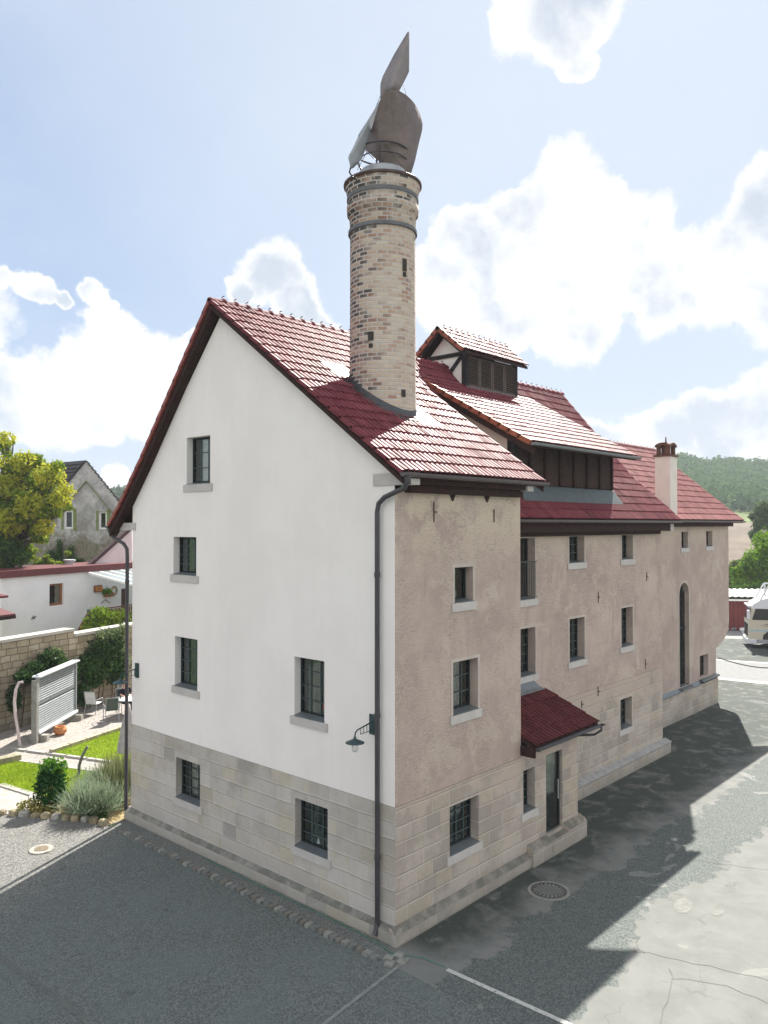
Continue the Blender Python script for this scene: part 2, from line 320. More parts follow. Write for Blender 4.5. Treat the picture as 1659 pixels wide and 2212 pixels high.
# ---------------------------------------------------------------- mesh helpers
def uv_box(me):
    uv = me.uv_layers.new(name='UVMap'); co = me.vertices
    for p in me.polygons:
        n = p.normal; ax = max(range(3), key=lambda i: abs(n[i])*(1.0 if i < 2 else .98))
        for li in p.loop_indices:
            c = co[me.loops[li].vertex_index].co
            uv.data[li].uv = (c.y, c.z) if ax == 0 else ((c.x, c.z) if ax == 1 else (c.x, c.y))
def mk(name, verts, faces, m_, parent=None, uv=True, smooth=False):
    me = bpy.data.meshes.new(name); me.from_pydata([tuple(v) for v in verts], [], faces); me.update()
    if uv: uv_box(me)
    me.materials.append(m_)
    if smooth: me.polygons.foreach_set('use_smooth', [True]*len(me.polygons))
    o = bpy.data.objects.new(name, me); COL.objects.link(o)
    if parent: o.parent = parent; o.matrix_parent_inverse = Matrix.Translation(-parent.location)
    return o
class G:
    def __init__(s): s.v = []; s.f = []
    def raw(s, v, f):
        o = len(s.v); s.v += [Vector(a) for a in v]; s.f += [tuple(i+o for i in a) for a in f]; return s
    def box(s, x0, x1, y0, y1, z0, z1):
        x0, x1 = min(x0, x1), max(x0, x1); y0, y1 = min(y0, y1), max(y0, y1); z0, z1 = min(z0, z1), max(z0, z1)
        return s.raw([(x0,y0,z0),(x1,y0,z0),(x1,y1,z0),(x0,y1,z0),(x0,y0,z1),(x1,y0,z1),(x1,y1,z1),(x0,y1,z1)],
                     [(0,3,2,1),(4,5,6,7),(0,1,5,4),(1,2,6,5),(2,3,7,6),(3,0,4,7)])
    def obox(s, c, ax, ay, az, hx, hy, hz):
        c = Vector(c); ax, ay, az = Vector(ax).normalized()*hx, Vector(ay).normalized()*hy, Vector(az).normalized()*hz
        return s.raw([c-ax-ay-az, c+ax-ay-az, c+ax+ay-az, c-ax+ay-az, c-ax-ay+az, c+ax-ay+az, c+ax+ay+az, c-ax+ay+az],
                     [(0,3,2,1),(4,5,6,7),(0,1,5,4),(1,2,6,5),(2,3,7,6),(3,0,4,7)])
    def bar(s, a, b, w_, h_=None, up=(0, 0, 1)):
        a, b = Vector(a), Vector(b); d = b-a; u = Vector(up); sd = d.cross(u)
        if sd.length < 1e-6: sd = d.cross(Vector((1, 0, 0)))
        return s.obox((a+b)/2, d, sd, sd.cross(d), d.length/2, w_/2, (h_ or w_)/2)
    def tube(s, pts, r, n=10, closed=False):
        pts = [Vector(p) for p in pts]; rs = r if isinstance(r, (list, tuple)) else [r]*len(pts); o = len(s.v); prev = None
        for i, p in enumerate(pts):
            if closed: d = pts[(i+1) % len(pts)]-pts[i-1]
            else: d = pts[min(i+1, len(pts)-1)]-pts[max(i-1, 0)]
            d.normalize(); a = prev if prev else (Vector((0, 0, 1)) if abs(d.z) < .9 else Vector((1, 0, 0)))
            sd = d.cross(a).normalized(); u = sd.cross(d).normalized(); prev = u
            for k in range(n):
                t = 2*math.pi*k/n; s.v.append(p+(sd*math.cos(t)+u*math.sin(t))*rs[i])
        m_ = len(pts); rng = m_ if closed else m_-1
        for i in range(rng):
            j = (i+1) % m_
            for k in range(n): k2 = (k+1) % n; s.f.append((o+i*n+k, o+i*n+k2, o+j*n+k2, o+j*n+k))
        if not closed: s.f.append(tuple(o+k for k in range(n))[::-1]); s.f.append(tuple(o+(m_-1)*n+k for k in range(n)))
        return s
    def lathe(s, c, prof, n=32):
        c = Vector(c); o = len(s.v)
        for r, z in prof:
            for k in range(n):
                t = 2*math.pi*k/n; s.v.append(c+Vector((r*math.cos(t), r*math.sin(t), z)))
        for i in range(len(prof)-1):
            for k in range(n): k2 = (k+1) % n; s.f.append((o+i*n+k, o+i*n+k2, o+(i+1)*n+k2, o+(i+1)*n+k))
        s.f.append(tuple(o+k for k in range(n))[::-1]); s.f.append(tuple(o+(len(prof)-1)*n+k for k in range(n)))
        return s
    def prism(s, poly, d):
        """poly: list of 3d points (planar), extruded by vector d"""
        n = len(poly); d = Vector(d); s.raw([Vector(p) for p in poly]+[Vector(p)+d for p in poly],
            [tuple(range(n)), tuple(range(2*n-1, n-1, -1))]+[(i, i+n, (i+1) % n+n, (i+1) % n) for i in range(n)]); return s
    def out(s, name, m_, parent=None, smooth=False, fix=True):
        o = mk(name, s.v, s.f, m_, parent, uv=not fix, smooth=smooth)
        if fix:
            bm = bmesh.new(); bm.from_mesh(o.data); bmesh.ops.recalc_face_normals(bm, faces=bm.faces); bm.to_mesh(o.data); bm.free(); uv_box(o.data)
        return o
def tag(o, label=None, cat=None, group=None, kind=None):
    if label: o['label'] = label
    if cat: o['category'] = cat
    if group: o['group'] = group
    if kind: o['kind'] = kind
    return o
def thing(name, label, cat, loc=(0, 0, 0), group=None):
    o = bpy.data.objects.new(name, None); COL.objects.link(o); o.location = loc; o.empty_display_size = .2
    return tag(o, label, cat, group)
def copy_tree(o, parent=None):
    c = o.copy(); COL.objects.link(c)
    if parent: c.parent = parent
    for ch in list(o.children): copy_tree(ch, c)
    return c
def struct(o): o['kind'] = 'structure'; return o
def clip(poly, a, b, c):
    """keep a*u+b*z<=c"""
    o = []
    for i in range(len(poly)):
        p, q = poly[i], poly[(i+1) % len(poly)]; dp, dq = a*p[0]+b*p[1]-c, a*q[0]+b*q[1]-c
        if dp <= 0: o.append(p)
        if dp*dq < 0: t = dp/(dp-dq); o.append((p[0]+(q[0]-p[0])*t, p[1]+(q[1]-p[1])*t))
    return o
def facade(name, m_, parent, axis, const, u0, u1, z0, z1, holes=(), cuts=(), depth=.30, inward=1, reveal=True):
    """wall sheet in plane x=const ('x', u=y) or y=const ('y', u=x) with window openings and reveals"""
    us = sorted({u0, u1, *[h[0] for h in holes], *[h[1] for h in holes]}); zs = sorted({z0, z1, *[h[2] for h in holes], *[h[3] for h in holes]})
    us = [a for a in us if u0 <= a <= u1]; zs = [a for a in zs if z0 <= a <= z1]
    g = G(); P = (lambda u, z, d=0: (const+d*inward, u, z)) if axis == 'x' else (lambda u, z, d=0: (u, const+d*inward, z))
    for i in range(len(us)-1):
        for j in range(len(zs)-1):
            a, b, c, d = us[i], us[i+1], zs[j], zs[j+1]; mu, mz = (a+b)/2, (c+d)/2
            if any(h[0] < mu < h[1] and h[2] < mz < h[3] for h in holes): continue
            poly = [(a, c), (b, c), (b, d), (a, d)]
            for ct in cuts:
                poly = clip(poly, *ct)
                if len(poly) < 3: break
            if len(poly) >= 3: g.raw([P(*p) for p in poly], [tuple(range(len(poly)))])
    if reveal:
        for h in holes:
            a, b, c, d = h[:4]
            if a < u0-1e-6 or b > u1+1e-6: continue
            c2, d2 = max(c, z0), min(d, z1)
            if c2 >= d2: continue
            for (p, q, r) in (((a, c2), (a, d2), 0), ((b, c2), (b, d2), 0)):
                g.raw([P(*p), P(*q), P(*q, depth), P(*p, depth)], [(0, 1, 2, 3)])
            if d <= z1: g.raw([P(a, d), P(b, d), P(b, d, depth), P(a, d, depth)], [(0, 1, 2, 3)])
            if c >= z0: g.raw([P(a, c), P(b, c), P(b, c, depth), P(a, c, depth)], [(0, 1, 2, 3)])
    o = mk(name, g.v, g.f, m_, parent)
    return o
def window(parent, axis, const, a, b, z0, z1, inward=1, depth=.185, nu=2, nz=3, curtain=(.32, .62), sill=.19, frame_m=None, slab=None, cu_col=None, sill_out=.035, surround=None):
    P = (lambda u, z, d: (const+d*inward, u, z)) if axis == 'x' else (lambda u, z, d: (u, const+d*inward, z))
    def bx(g, ua, ub, za, zb, d0, d1):
        p, q = P(ua, za, d0), P(ub, zb, d1); g.box(p[0], q[0], p[1], q[1], p[2], q[2])
    fw = .055; g = G(); d0 = depth; zb = z0+.03
    bx(g, a, a+fw, zb, z1, d0, d0+.05); bx(g, b-fw, b, zb, z1, d0, d0+.05); bx(g, a+fw, b-fw, zb, zb+fw, d0, d0+.05); bx(g, a+fw, b-fw, z1-fw, z1, d0, d0+.05)
    fr = g.out('window', frame_m or FRAME, parent)
    g = G(); bx(g, a+fw, b-fw, zb+fw, z1-fw, d0+.028, d0+.034); g.out('pane', GLASS, fr)
    g = G()
    for i in range(1, nu): u = a+(b-a)*i/nu; bx(g, u-.012, u+.012, zb+fw, z1-fw, d0+.006, d0+.024)
    for j in range(1, nz): z = zb+(z1-zb)*j/nz; bx(g, a+fw, b-fw, z-.010, z+.010, d0+.004, d0+.022)
    if nu > 1 or nz > 1: g.out('glazing_bars', BARS, fr)
    if curtain:
        g = G(); ua, ub = a+(b-a)*curtain[0], a+(b-a)*curtain[1]; n = 14; v = []; f = []
        for k in range(n+1):
            u = ua+(ub-ua)*k/n; dd = d0+.085+.022*math.sin(k*1.9)
            v += [P(u, zb+.03, dd), P(u, z1-.02, dd)]
        for k in range(n): f.append((2*k, 2*k+2, 2*k+3, 2*k+1))
        g.raw(v, f); g.out('curtain', cu_col or CURT, fr, fix=False)
    if sill:
        # sloping metal sheet inside the reveal and stone block below
        g = G(); g.raw([P(a+.002, z0+.012, -.03), P(b-.002, z0+.012, -.03), P(b-.002, z0+.05, depth), P(a+.002, z0+.05, depth), P(a+.002, z0-.004, -.03), P(b-.002, z0-.004, -.03)], [(0, 1, 2, 3), (0, 4, 5, 1)])
        g.out('sill_sheet', SILLM, fr)
        g = G(); bx(g, a-.11, b+.11, z0-sill, z0-.006, -sill_out, .10); g.out('sill', slab or SILL, fr)
    if surround:
        g = G(); t = .075; bx(g, a-t, a-.001, z0, z1+t, -.007, .05); bx(g, b+.001, b+t, z0, z1+t, -.007, .05); bx(g, a-.001, b+.001, z1+.001, z1+t, -.007, .05)
        g.out('surround', surround, fr)
    return fr
def prof_at(prof, y):
    for (a, b) in zip(prof, prof[1:]):
        lo, hi = sorted((a[0], b[0]))
        if lo-1e-6 <= y <= hi+1e-6: return a[1]+(b[1]-a[1])*(y-a[0])/(b[0]-a[0])
    e = (prof[0], prof[1]) if abs(y-prof[0][0]) < abs(y-prof[-1][0]) else (prof[-2], prof[-1])
    return e[0][1]+(e[1][1]-e[0][1])*(y-e[0][0])/(e[1][0]-e[0][0])
def tile_roof(name, parent, prof, X0, X1, m_, course=.40, rib=.16, skip=None, axis='x', lift=.040, ribh=.046, uvoff=0, xl=None):
    """interlocking clay tiles on profile prof [(y,z)...] from eave to ridge, running along X0..X1"""
    pts = [Vector((0, p[0], p[1])) for p in prof]; seg = [(b-a).length for a, b in zip(pts, pts[1:])]; tot = sum(seg)
    def at(s):
        s = max(0, min(tot, s))
        for i, L in enumerate(seg):
            if s <= L+1e-9 or i == len(seg)-1: p = pts[i].lerp(pts[i+1], s/L); d = (pts[i+1]-pts[i]).normalized(); return p, d
            s -= L
    nc = max(1, round(tot/course)); cs = tot/nc; nu = max(2, round((X1-X0)/rib)); pat = [(0, 0), (.24, .0), (.31, .8), (.5, 1), (.76, 1), (.94, .8)]
    us = []
    for i in range(nu):
        for k, (a, h) in enumerate(pat): us.append((X0+(X1-X0)*(i+a)/nu, h*ribh))
    us.append((X1, 0)); g = G(); W_ = len(us); rows = []
    R_ = random.Random(3)
    for c in range(nc):
        for e, s in ((lift, c*cs), (.012, (c+1)*cs)):
            p, d = at(s + (1e-4 if e == lift else -1e-4)); nn = Vector((0, -d.z, d.y)) if d.y > 0 else Vector((0, d.z, -d.y))
            nn = nn if nn.z > 0 else -nn
            row = []
            for (x, h) in us:
                jz = R_.uniform(-.004, .004); q = p+nn*(e+h+jz); g.v.append(Vector((x, q.y, q.z))); row.append(len(g.v)-1)
            rows.append(row)
    for i in range(len(rows)-1):
        for k in range(W_-1):
            if skip and skip((us[k][0]+us[k+1][0])/2, (g.v[rows[i][k]].y+g.v[rows[i+1][k]].y)/2): continue
            g.f.append((rows[i][k], rows[i][k+1], rows[i+1][k+1], rows[i+1][k]))
    o = mk(name, g.v, g.f, m_, parent, uv=False)
    me = o.data; uvl = me.uv_layers.new(name='UVMap'); arr = {}
    for ri, row in enumerate(rows):
        for k, vi in enumerate(row): arr[vi] = (us[k][0], ((ri//2)+(.02 if ri % 2 == 0 else .98))*.40)
    for l in me.loops: uvl.data[l.index].uv = arr[l.vertex_index]
    if me.polygons and me.polygons[0].normal.z < 0: me.flip_normals()
    return o
def deck(parent, prof, X0, X1, th=.10, m_=None, name='roof_deck', off=.004):
    g = G(); n = len(prof); top = [(X0, y, z-off) for y, z in prof]; bot = [(X0, y, z-th) for y, z in prof][::-1]
    g.prism(top+bot, (X1-X0, 0, 0)); return g.out(name, m_ or WOOD, parent)
def ridge_tiles(parent, y, z, X0, X1, m_, L=.36, r=.13, name='ridge_tiles'):
    g = G(); n = int((X1-X0)/L); n = max(1, n); L = (X1-X0)/n; K = 8
    for i in range(n):
        xa, xb = X0+i*L-.03, X0+(i+1)*L+.02; o = len(g.v)
        for (x, rr) in ((xa, r*.86), (xb-.06, r), (xb-.05, r*1.16), (xb, r*1.22)):
            for k in range(K+1): t = math.pi*k/K; g.v.append(Vector((x, y-math.cos(t)*rr*1.05, z-.06+math.sin(t)*rr)))
        for a in range(3):
            for k in range(K): g.f.append((o+a*(K+1)+k, o+a*(K+1)+k+1, o+(a+1)*(K+1)+k+1, o+(a+1)*(K+1)+k))
        g.obox((xb-.01, y, z+r+.015), (1, 0, .6), (0, 1, 0), (0, 0, 1), .034, .018, .012)
    return g.out(name, m_, parent)
def verge(parent, prof, x, w_, m_, name='verge_tiles', up=.05, dn=.09, course=.40):
    """stepped edge tiles along a gable verge"""
    g = G(); pts = [Vector((x, p[0], p[1])) for p in prof]
    for a, b in zip(pts, pts[1:]):
        L = (b-a).length; n = max(1, round(L/course))
        for i in range(n):
            p, q = a.lerp(b, i/n), a.lerp(b, (i+1)/n+.06/L); d = (q-p).normalized(); nn = Vector((0, -d.z, d.y)); nn = nn if nn.z > 0 else -nn
            c = (p+q)/2+nn*(up/2-dn/2+.008); ax = (d*(q-p).length/2+nn*(-.012 if d.z > 0 else .012))
            g.obox(c, ax, (1, 0, 0), nn, (q-p).length/2, w_/2, (up+dn)/2)
    return g.out(name, m_, parent)
def gutter(parent, X0, X1, y, z, r=.075, m_=None, name='gutter'):
    g = G(); K = 8; o = 0
    for x in (X0, X1):
        for rr in (r, r-.006):
            for k in range(K+1): t = math.pi+math.pi*k/K; g.v.append(Vector((x, y+math.cos(t)*rr, z+math.sin(t)*rr)))
    S = K+1
    for k in range(K):
        g.f.append((k, k+1, 2*S+k+1, 2*S+k)); g.f.append((S+k, 3*S+k, 3*S+k+1, S+k+1))
    g.f.append((0, 2*S, 3*S, S)); g.f.append((K, S+K, 3*S+K, 2*S+K))
    for s_ in (0, 2*S): g.f.append(tuple(s_+k for k in range(S)))
    return g.out(name, m_ or GUT, parent)
NPR = np.random.RandomState(11)
def leaves(name, m_, parent, blobs, n, size, shell=.55, squash=1.0, seed=1, up=0.0, cut=None, aspect=.6):
    """many small leaf faces spread through a set of ellipsoids"""
    R_ = np.random.RandomState(seed); vol = np.array([b[1][0]*b[1][1]*b[1][2] for b in blobs])**(2/3); vol = vol/vol.sum()
    idx = R_.choice(len(blobs), n, p=vol); C_ = np.array([tuple(b[0]) for b in blobs])[idx]; Rr = np.array([b[1] for b in blobs])[idx]
    d = R_.normal(size=(n, 3)); d /= np.linalg.norm(d, axis=1)[:, None]; rad = shell+(1-shell)*R_.rand(n)**.6
    rad *= 1+.16*np.sin(d[:, 0]*7+idx)*np.sin(d[:, 1]*6+idx*2.1)+.10*R_.normal(size=n)
    p = C_+d*Rr*rad[:, None]
    if cut is not None: p = p[cut(p)]
    n = len(p); a = R_.normal(size=(n, 3)); a[:, 2] += up; a /= np.linalg.norm(a, axis=1)[:, None]; b = R_.normal(size=(n, 3)); b -= (a*b).sum(1)[:, None]*a; b /= np.linalg.norm(b, axis=1)[:, None]
    s = size*(.6+.8*R_.rand(n))[:, None]; a = a*s; b = b*s*aspect
    V = np.empty((n, 4, 3)); V[:, 0] = p-a; V[:, 1] = p-b*.9+a*.1; V[:, 2] = p+a; V[:, 3] = p+b*.9+a*.1
    return quads(name, V.reshape(-1, 3), m_, parent)
def quads(name, V, m_, parent=None):
    n = len(V)//4; me = bpy.data.meshes.new(name); me.vertices.add(4*n); me.vertices.foreach_set('co', np.asarray(V, dtype=np.float32).ravel())
    me.loops.add(4*n); me.loops.foreach_set('vertex_index', np.arange(4*n, dtype=np.int32)); me.polygons.add(n)
    me.polygons.foreach_set('loop_start', np.arange(0, 4*n, 4, dtype=np.int32)); me.polygons.foreach_set('loop_total', np.full(n, 4, dtype=np.int32)); me.update(calc_edges=True)
    me.materials.append(m_); o = bpy.data.objects.new(name, me); COL.objects.link(o)
    if parent: o.parent = parent; o.matrix_parent_inverse = Matrix.Translation(-parent.location)
    return o
def sheet(name, pts, z, m_, kind='structure', parent=None):
    o = mk(name, [(p[0], p[1], z) for p in pts], [tuple(range(len(pts)))], m_, parent)
    if o.data.polygons[0].normal.z < 0: o.data.flip_normals()
    if kind: o['kind'] = kind
    return o
# ================================================================ GROUND
sheet('ground', [(-900, -900), (1500, -900), (1500, 1500), (-900, 1500)], -.012, simple('dry_earth', (.055, .075, .035), .95, .1, 0, .35, .05, .3))
sheet('asphalt_yard', [(-.62, 1.6), (-.62, -60), (28.5, -60), (60, -12), (46, 12), (28.4, 12), (10, 2.6)], .0, ASPH)
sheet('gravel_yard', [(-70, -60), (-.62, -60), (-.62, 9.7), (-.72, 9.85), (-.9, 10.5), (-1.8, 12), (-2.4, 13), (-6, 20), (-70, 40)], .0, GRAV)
# ================================================================ BREWERY BUILDING
B_ = thing('brewery_building', 'old brewery with white gable end, beige stone flank and red tiled roofs', 'building', (5, 5, 0))
ZB = 2.64      # top of the dressed stone storey
# --- front wing -------------------------------------------------
PR_R = [(-.42, 9.20), (5.80, 13.70)]
PR_L = [(10.64, 8.17), (10.02, 8.75), (8.87, 10.02), (5.80, 13.70)]
W1 = (6.147, 7.169, 9.23, 10.44); W2 = (6.73, 7.76, 6.90, 7.88); W3 = (6.666, 7.677, 4.00, 5.286)
W4 = (6.52, 7.59, 1.13, 2.16); W5 = (2.01, 2.972, 3.97, 5.275); W6 = (1.892, 2.934, 1.12, 2.17)
cutR = (-.7235, 1, 9.20+.7235*.42-.16)     # z <= roof underside, right slope
def lim(a, b):                             # half plane below the line through a,b (dropped .14)
    k = (b[1]-a[1])/(b[0]-a[0]); return (-k, 1, a[1]-k*a[0]-.14)
cutsF = [cutR, lim((8.87, 10.02), (5.80, 13.70)), lim((10.02, 8.75), (8.87, 10.02))]
facade('gable_wall', WHITE, B_, 'x', 0.0, 0, 9.8, ZB, 14, [W1, W2, W3, W5], cutsF, depth=.24)
facade('stone_base_wall', ASH_G, B_, 'x', -.012, -.012, 9.812, .30, ZB, [W4, W6], depth=.24)
# rounded plinth course
def plinth(name, poly, m_): return G().prism(poly[0], poly[1]).out(name, m_, B_)
plinth('plinth', ([(-.135, 9.95, -.1), (-.135, 9.95, .24), (-.012, 9.95, .33), (.05, 9.95, .33), (.05, 9.95, -.1)], (0, -10.085, 0)), ASH_G)
RA = (1.94, 2.613, 6.51, 7.27); RB = (1.88, 2.79, 4.11, 5.24); RC = (1.74, 2.79, 1.17, 2.20)
facade('flank_wall', BEIGE, B_, 'y', 0.0, 0, 4.54, ZB, 8.86, [RA, RB], depth=.34)
facade('flank_stone_wall', ASH_B, B_, 'y', -.012, -.012, 7.26, .30, ZB, [RC, (4.62, 5.14, 1.30, 2.30), (5.66, 6.46, .50, 2.45)], depth=.34)
plinth('plinth', ([(-.13, -.14, -.1), (-.13, -.14, .22), (-.13, -.012, .34), (-.13, .05, .34), (-.13, .05, -.1)], (4.9, 0, 0)), ASH_B)
# heavier plinth under the entrance
plinth('plinth', ([(4.765, -.20, -.1), (4.765, -.20, .38), (4.765, -.013, .50), (4.765, .05, .50), (4.765, .05, -.1)], (.88, 0, 0)), ASH_B)
plinth('plinth', ([(6.47, -.20, -.1), (6.47, -.20, .42), (6.47, -.013, .56), (6.47, .05, .56), (6.47, .05, -.1)], (.93, 0, 0)), ASH_B)
G().box(5.647, 6.466, -.205, .34, -.1, .40).out('door_step', ASH_B, B_)
plinth('plinth', ([(7.262, -.19, -.1), (7.405, -.19, -.1), (7.405, -.19, .42), (7.262, -.19, .56)], (0, 1.7, 0)), ASH_B)
# corner render strip of the gable wrapping, kneeler stones
G().box(-.03, .28, 9.62, 10.50, 8.04, 8.25).out('kneeler', SILL, B_)
G().box(-.035, .30, -.40, .56, 8.98, 9.22).out('kneeler', SILL, B_)
G().box(4.30, 4.56, -.36, .05, 8.98, 9.2).out('kneeler', SILL, B_)
for h, c in ((W1, (.28, .62)), (W2, (.30, .66)), (W3, (.30, .75)), (W4, (.38, .80)), (W5, (.22, .40)), (W6, (.2, .45))):
    # curtain given from the y-low side
    window(B_, 'x', 0.0 if h[2] > ZB else -.012, *h, nu=3, nz=3 if h is W1 else 4, curtain=(1-c[1], 1-c[0]), cu_col=simple('bright_curtain', (.80, .79, .75), .9, .05))
window(B_, 'y', 0, *RA, nu=1, nz=1, curtain=None, surround=SURR, depth=.20)
window(B_, 'y', 0, *RB, nu=3, nz=3, curtain=(.3, .55), surround=SURR, depth=.22)
window(B_, 'y', -.012, *RC, nu=4, nz=4, curtain=(.25, .5), depth=.22)
window(B_, 'y', -.012, 4.62, 5.14, 1.30, 2.30, nu=3, nz=5, curtain=(.2, .5), depth=.22)
# glazed door in the entrance bay
g = G(); g.box(5.66, 5.71, .07, .12, .50, 2.45); g.box(6.40, 6.46, .07, .12, .50, 2.45); g.box(5.71, 6.40, .07, .12, 2.39, 2.45); g.box(5.71, 6.40, .07, .12, .50, .56)
dr = g.out('door', FRAME, B_); G().box(5.71, 6.40, .09, .10, .56, 2.39).out('pane', GLASS, dr)
G().box(6.33, 6.36, .03, .055, 1.2, 1.7).out('handle', STEELG, dr)
G().box(5.72, 6.18, .16, .17, 1.32, 2.38).out('reflection_panel', simple('reflection_beige', (.75, .70, .55), .9, .1), dr)  # pale sheet behind the pane stands in for a bright reflection in the upper glass
# hidden sides that close the wing
facade('rear_gable_wall', WHITE, B_, 'x', 4.54, 0, 9.8, 0, 14, [], cutsF)
facade('rear_wall', WHITE, B_, 'y', 9.8, 0, 4.54, 0, 8.75, [])
# crow stepped remains: timber plate and fascia under the right eave
G().box(.02, 4.50, -.30, -.02, 9.0, 9.16).out('fascia', WOOD, B_)
G().box(.30, 4.42, -.16, .03, 8.84, 8.998).out('wall_plate', WOOD, B_)
# two peaked wall-anchor tips under the plate
G().prism([(1.75, -.004, 8.86), (1.96, -.004, 8.86), (1.86, -.004, 8.70)], (0, -.03, 0)).out('corbel_stone', WOOD, B_)
G().prism([(3.02, -.004, 8.86), (3.25, -.004, 8.86), (3.14, -.004, 8.70)], (0, -.03, 0)).out('corbel_stone', WOOD, B_)
def anchor(x, z, y=-.012, h=.42, cross=True):
    g = G(); g.box(x-.009, x+.009, y-.014, y+.004, z-h/2, z+h/2)
    if cross: g.box(x-.035, x+.07, y-.035, y-.021, z-.015, z+.015)
    g.out('wall_anchor', simple('rusty_anchor', (.10, .075, .06), .8, .1), B_)
anchor(1.22, 8.46); anchor(3.42, 8.40, h=.3, cross=False)
CHX, CHY, CHR = 2.21, 2.33, .79
tile_roof('roof', B_, PR_R, -.27, 4.92, TILE)
deck(B_, PR_R, -.22, 4.86)
tile_roof('roof', B_, PR_L, -.27, 4.92, TILE); deck(B_, PR_L, -.22, 4.86)
def barge(prof, x0, x1, top=.05, dn=.24, name='barge_board'):
    g = G(); g.prism([(x0, y, z-top) for y, z in prof]+[(x0, y, z-dn) for y, z in prof][::-1], (x1-x0, 0, 0)); return g.out(name, WOOD, B_)
barge(PR_R, -.245, -.001, .105, .22); barge(PR_L, -.245, -.001, .105, .30)
verge(B_, PR_R, -.275, .07, TILE, dn=.04, up=.04); verge(B_, PR_L, -.275, .07, TILE_E, dn=.05, up=.04); verge(B_, PR_R, 4.93, .07, TILE)
barge(PR_R, 4.861, 4.92, .0, .22)
ridge_tiles(B_, 5.80, 13.72, -.26, 4.95, TILE)
gutter(B_, -.30, 5.0, -.47, 9.20, .085)
gutter(B_, -.30, 4.9, 10.70, 8.17, .08)
dp = G(); dp.tube([(-.17, -.47, 9.15), (-.17, -.47, 9.02), (-.16, -.38, 8.90), (-.12, .16, 8.74), (-.11, .33, 8.62), (-.105, .375, 8.45), (-.105, .375, .30), (-.15, .375, .16), (-.2, .375, .10)], [.075, .06]+[.052]*7, 12)
for z in (1.6, 4.4, 7.2): dp.lathe((-.105, .375, z), [(.055, -.05), (.064, -.045), (.064, .045), (.055, .05)], 12)
dp.out('downspout', PIPE, B_, smooth=False)
dp = G(); dp.tube([(-.17, 10.70, 8.12), (-.17, 10.70, 7.98), (-.15, 10.60, 7.85), (-.10, 10.10, 7.66), (-.085, 9.95, 7.52), (-.085, 9.93, 7.3), (-.085, 9.93, .10)], [.085, .065]+[.05]*5, 12)
for z in (1.4, 4.4, 6.6): dp.lathe((-.085, 9.93, z), [(.055, -.04), (.062, -.03), (.062, .03), (.055, .04)], 12)
dp.out('downspout', PIPE, B_)
# interior cores so the rooms behind the glass are real dark rooms
G().box(1.3, 4.4, 1.4, 9.6, .02, 8.7).out('interior_wall', DARK, B_)
g = G()
for z in (2.6, 5.45, 8.3): g.box(.30, 4.50, .36, 9.7, z, z+.12)
g.out('interior_floor', DARK, B_)
# --- lamps' background done; chimney ------------------------------
def roofz(y): return prof_at(PR_R, y)
seg = 64; zt = 15.62; g = G()
prof = [(CHR+.01, 10.2), (CHR, 11.5), (CHR-.01, 13.5), (CHR-.01, 15.10), (CHR+.005, 15.52), (CHR+.06, 15.56), (CHR+.07, 15.74), (CHR+.02, 15.78), (CHR+.05, 15.98), (CHR+.10, 16.20), (CHR+.11, 16.26)]
me_v = []; 
for r_, z_ in prof:
    for k in range(seg+1): t = 2*math.pi*k/seg; me_v.append((CHX+r_*math.cos(t), CHY+r_*math.sin(t), z_))
me_f = [(i*(seg+1)+k, i*(seg+1)+k+1, (i+1)*(seg+1)+k+1, (i+1)*(seg+1)+k) for i in range(len(prof)-1) for k in range(seg)]
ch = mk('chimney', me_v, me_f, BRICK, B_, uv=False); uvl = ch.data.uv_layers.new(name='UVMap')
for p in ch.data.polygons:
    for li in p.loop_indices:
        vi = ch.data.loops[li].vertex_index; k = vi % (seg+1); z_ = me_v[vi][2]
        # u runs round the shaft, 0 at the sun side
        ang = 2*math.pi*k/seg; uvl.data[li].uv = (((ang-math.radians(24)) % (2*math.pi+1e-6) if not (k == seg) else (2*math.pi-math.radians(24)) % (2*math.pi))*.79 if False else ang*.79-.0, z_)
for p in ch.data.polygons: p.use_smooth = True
for (z_, r_) in ((15.13, CHR+.012), (15.93, CHR+.045)):
    G().lathe((CHX, CHY, z_), [(r_, -.04), (r_+.022, -.04), (r_+.022, .04), (r_, .04)], 64).out('iron_band', simple('band_iron', (.13, .135, .14), .6, .3, .2, .2, 6), ch, smooth=False)
G().lathe((CHX, CHY, 16.26), [(.50, -.03), (CHR+.12, -.03), (CHR+.145, -.01), (CHR+.145, .03), (CHR+.12, .05), (.62, .13), (.5, .13)], 64).out('chimney_cap', simple('rusty_cap', (.085, .055, .048), .6, .4, .2, .3, 4), ch)
G().lathe((CHX, CHY, 16.26), [(.565, .10), (.565, .33), (.53, .36), (.05, .40)], 48).out('cap_drum', STEELG, ch)
for (a, z_, w_, h_) in ((-98, 14.20, .11, .28), (-98, 13.98, .08, .10), (-158, 12.52, .13, .2), (-101, 11.22, .11, .17), (-158, 12.3, .09, .09)):
    a = math.radians(a); c = Vector((CHX+(CHR+.004)*math.cos(a), CHY+(CHR+.004)*math.sin(a), z_))
    G().obox(c, (-math.sin(a), math.cos(a), 0), (math.cos(a), math.sin(a), 0), (0, 0, 1), w_/2, .012, h_/2).out('putlog_hole', DARK, ch)
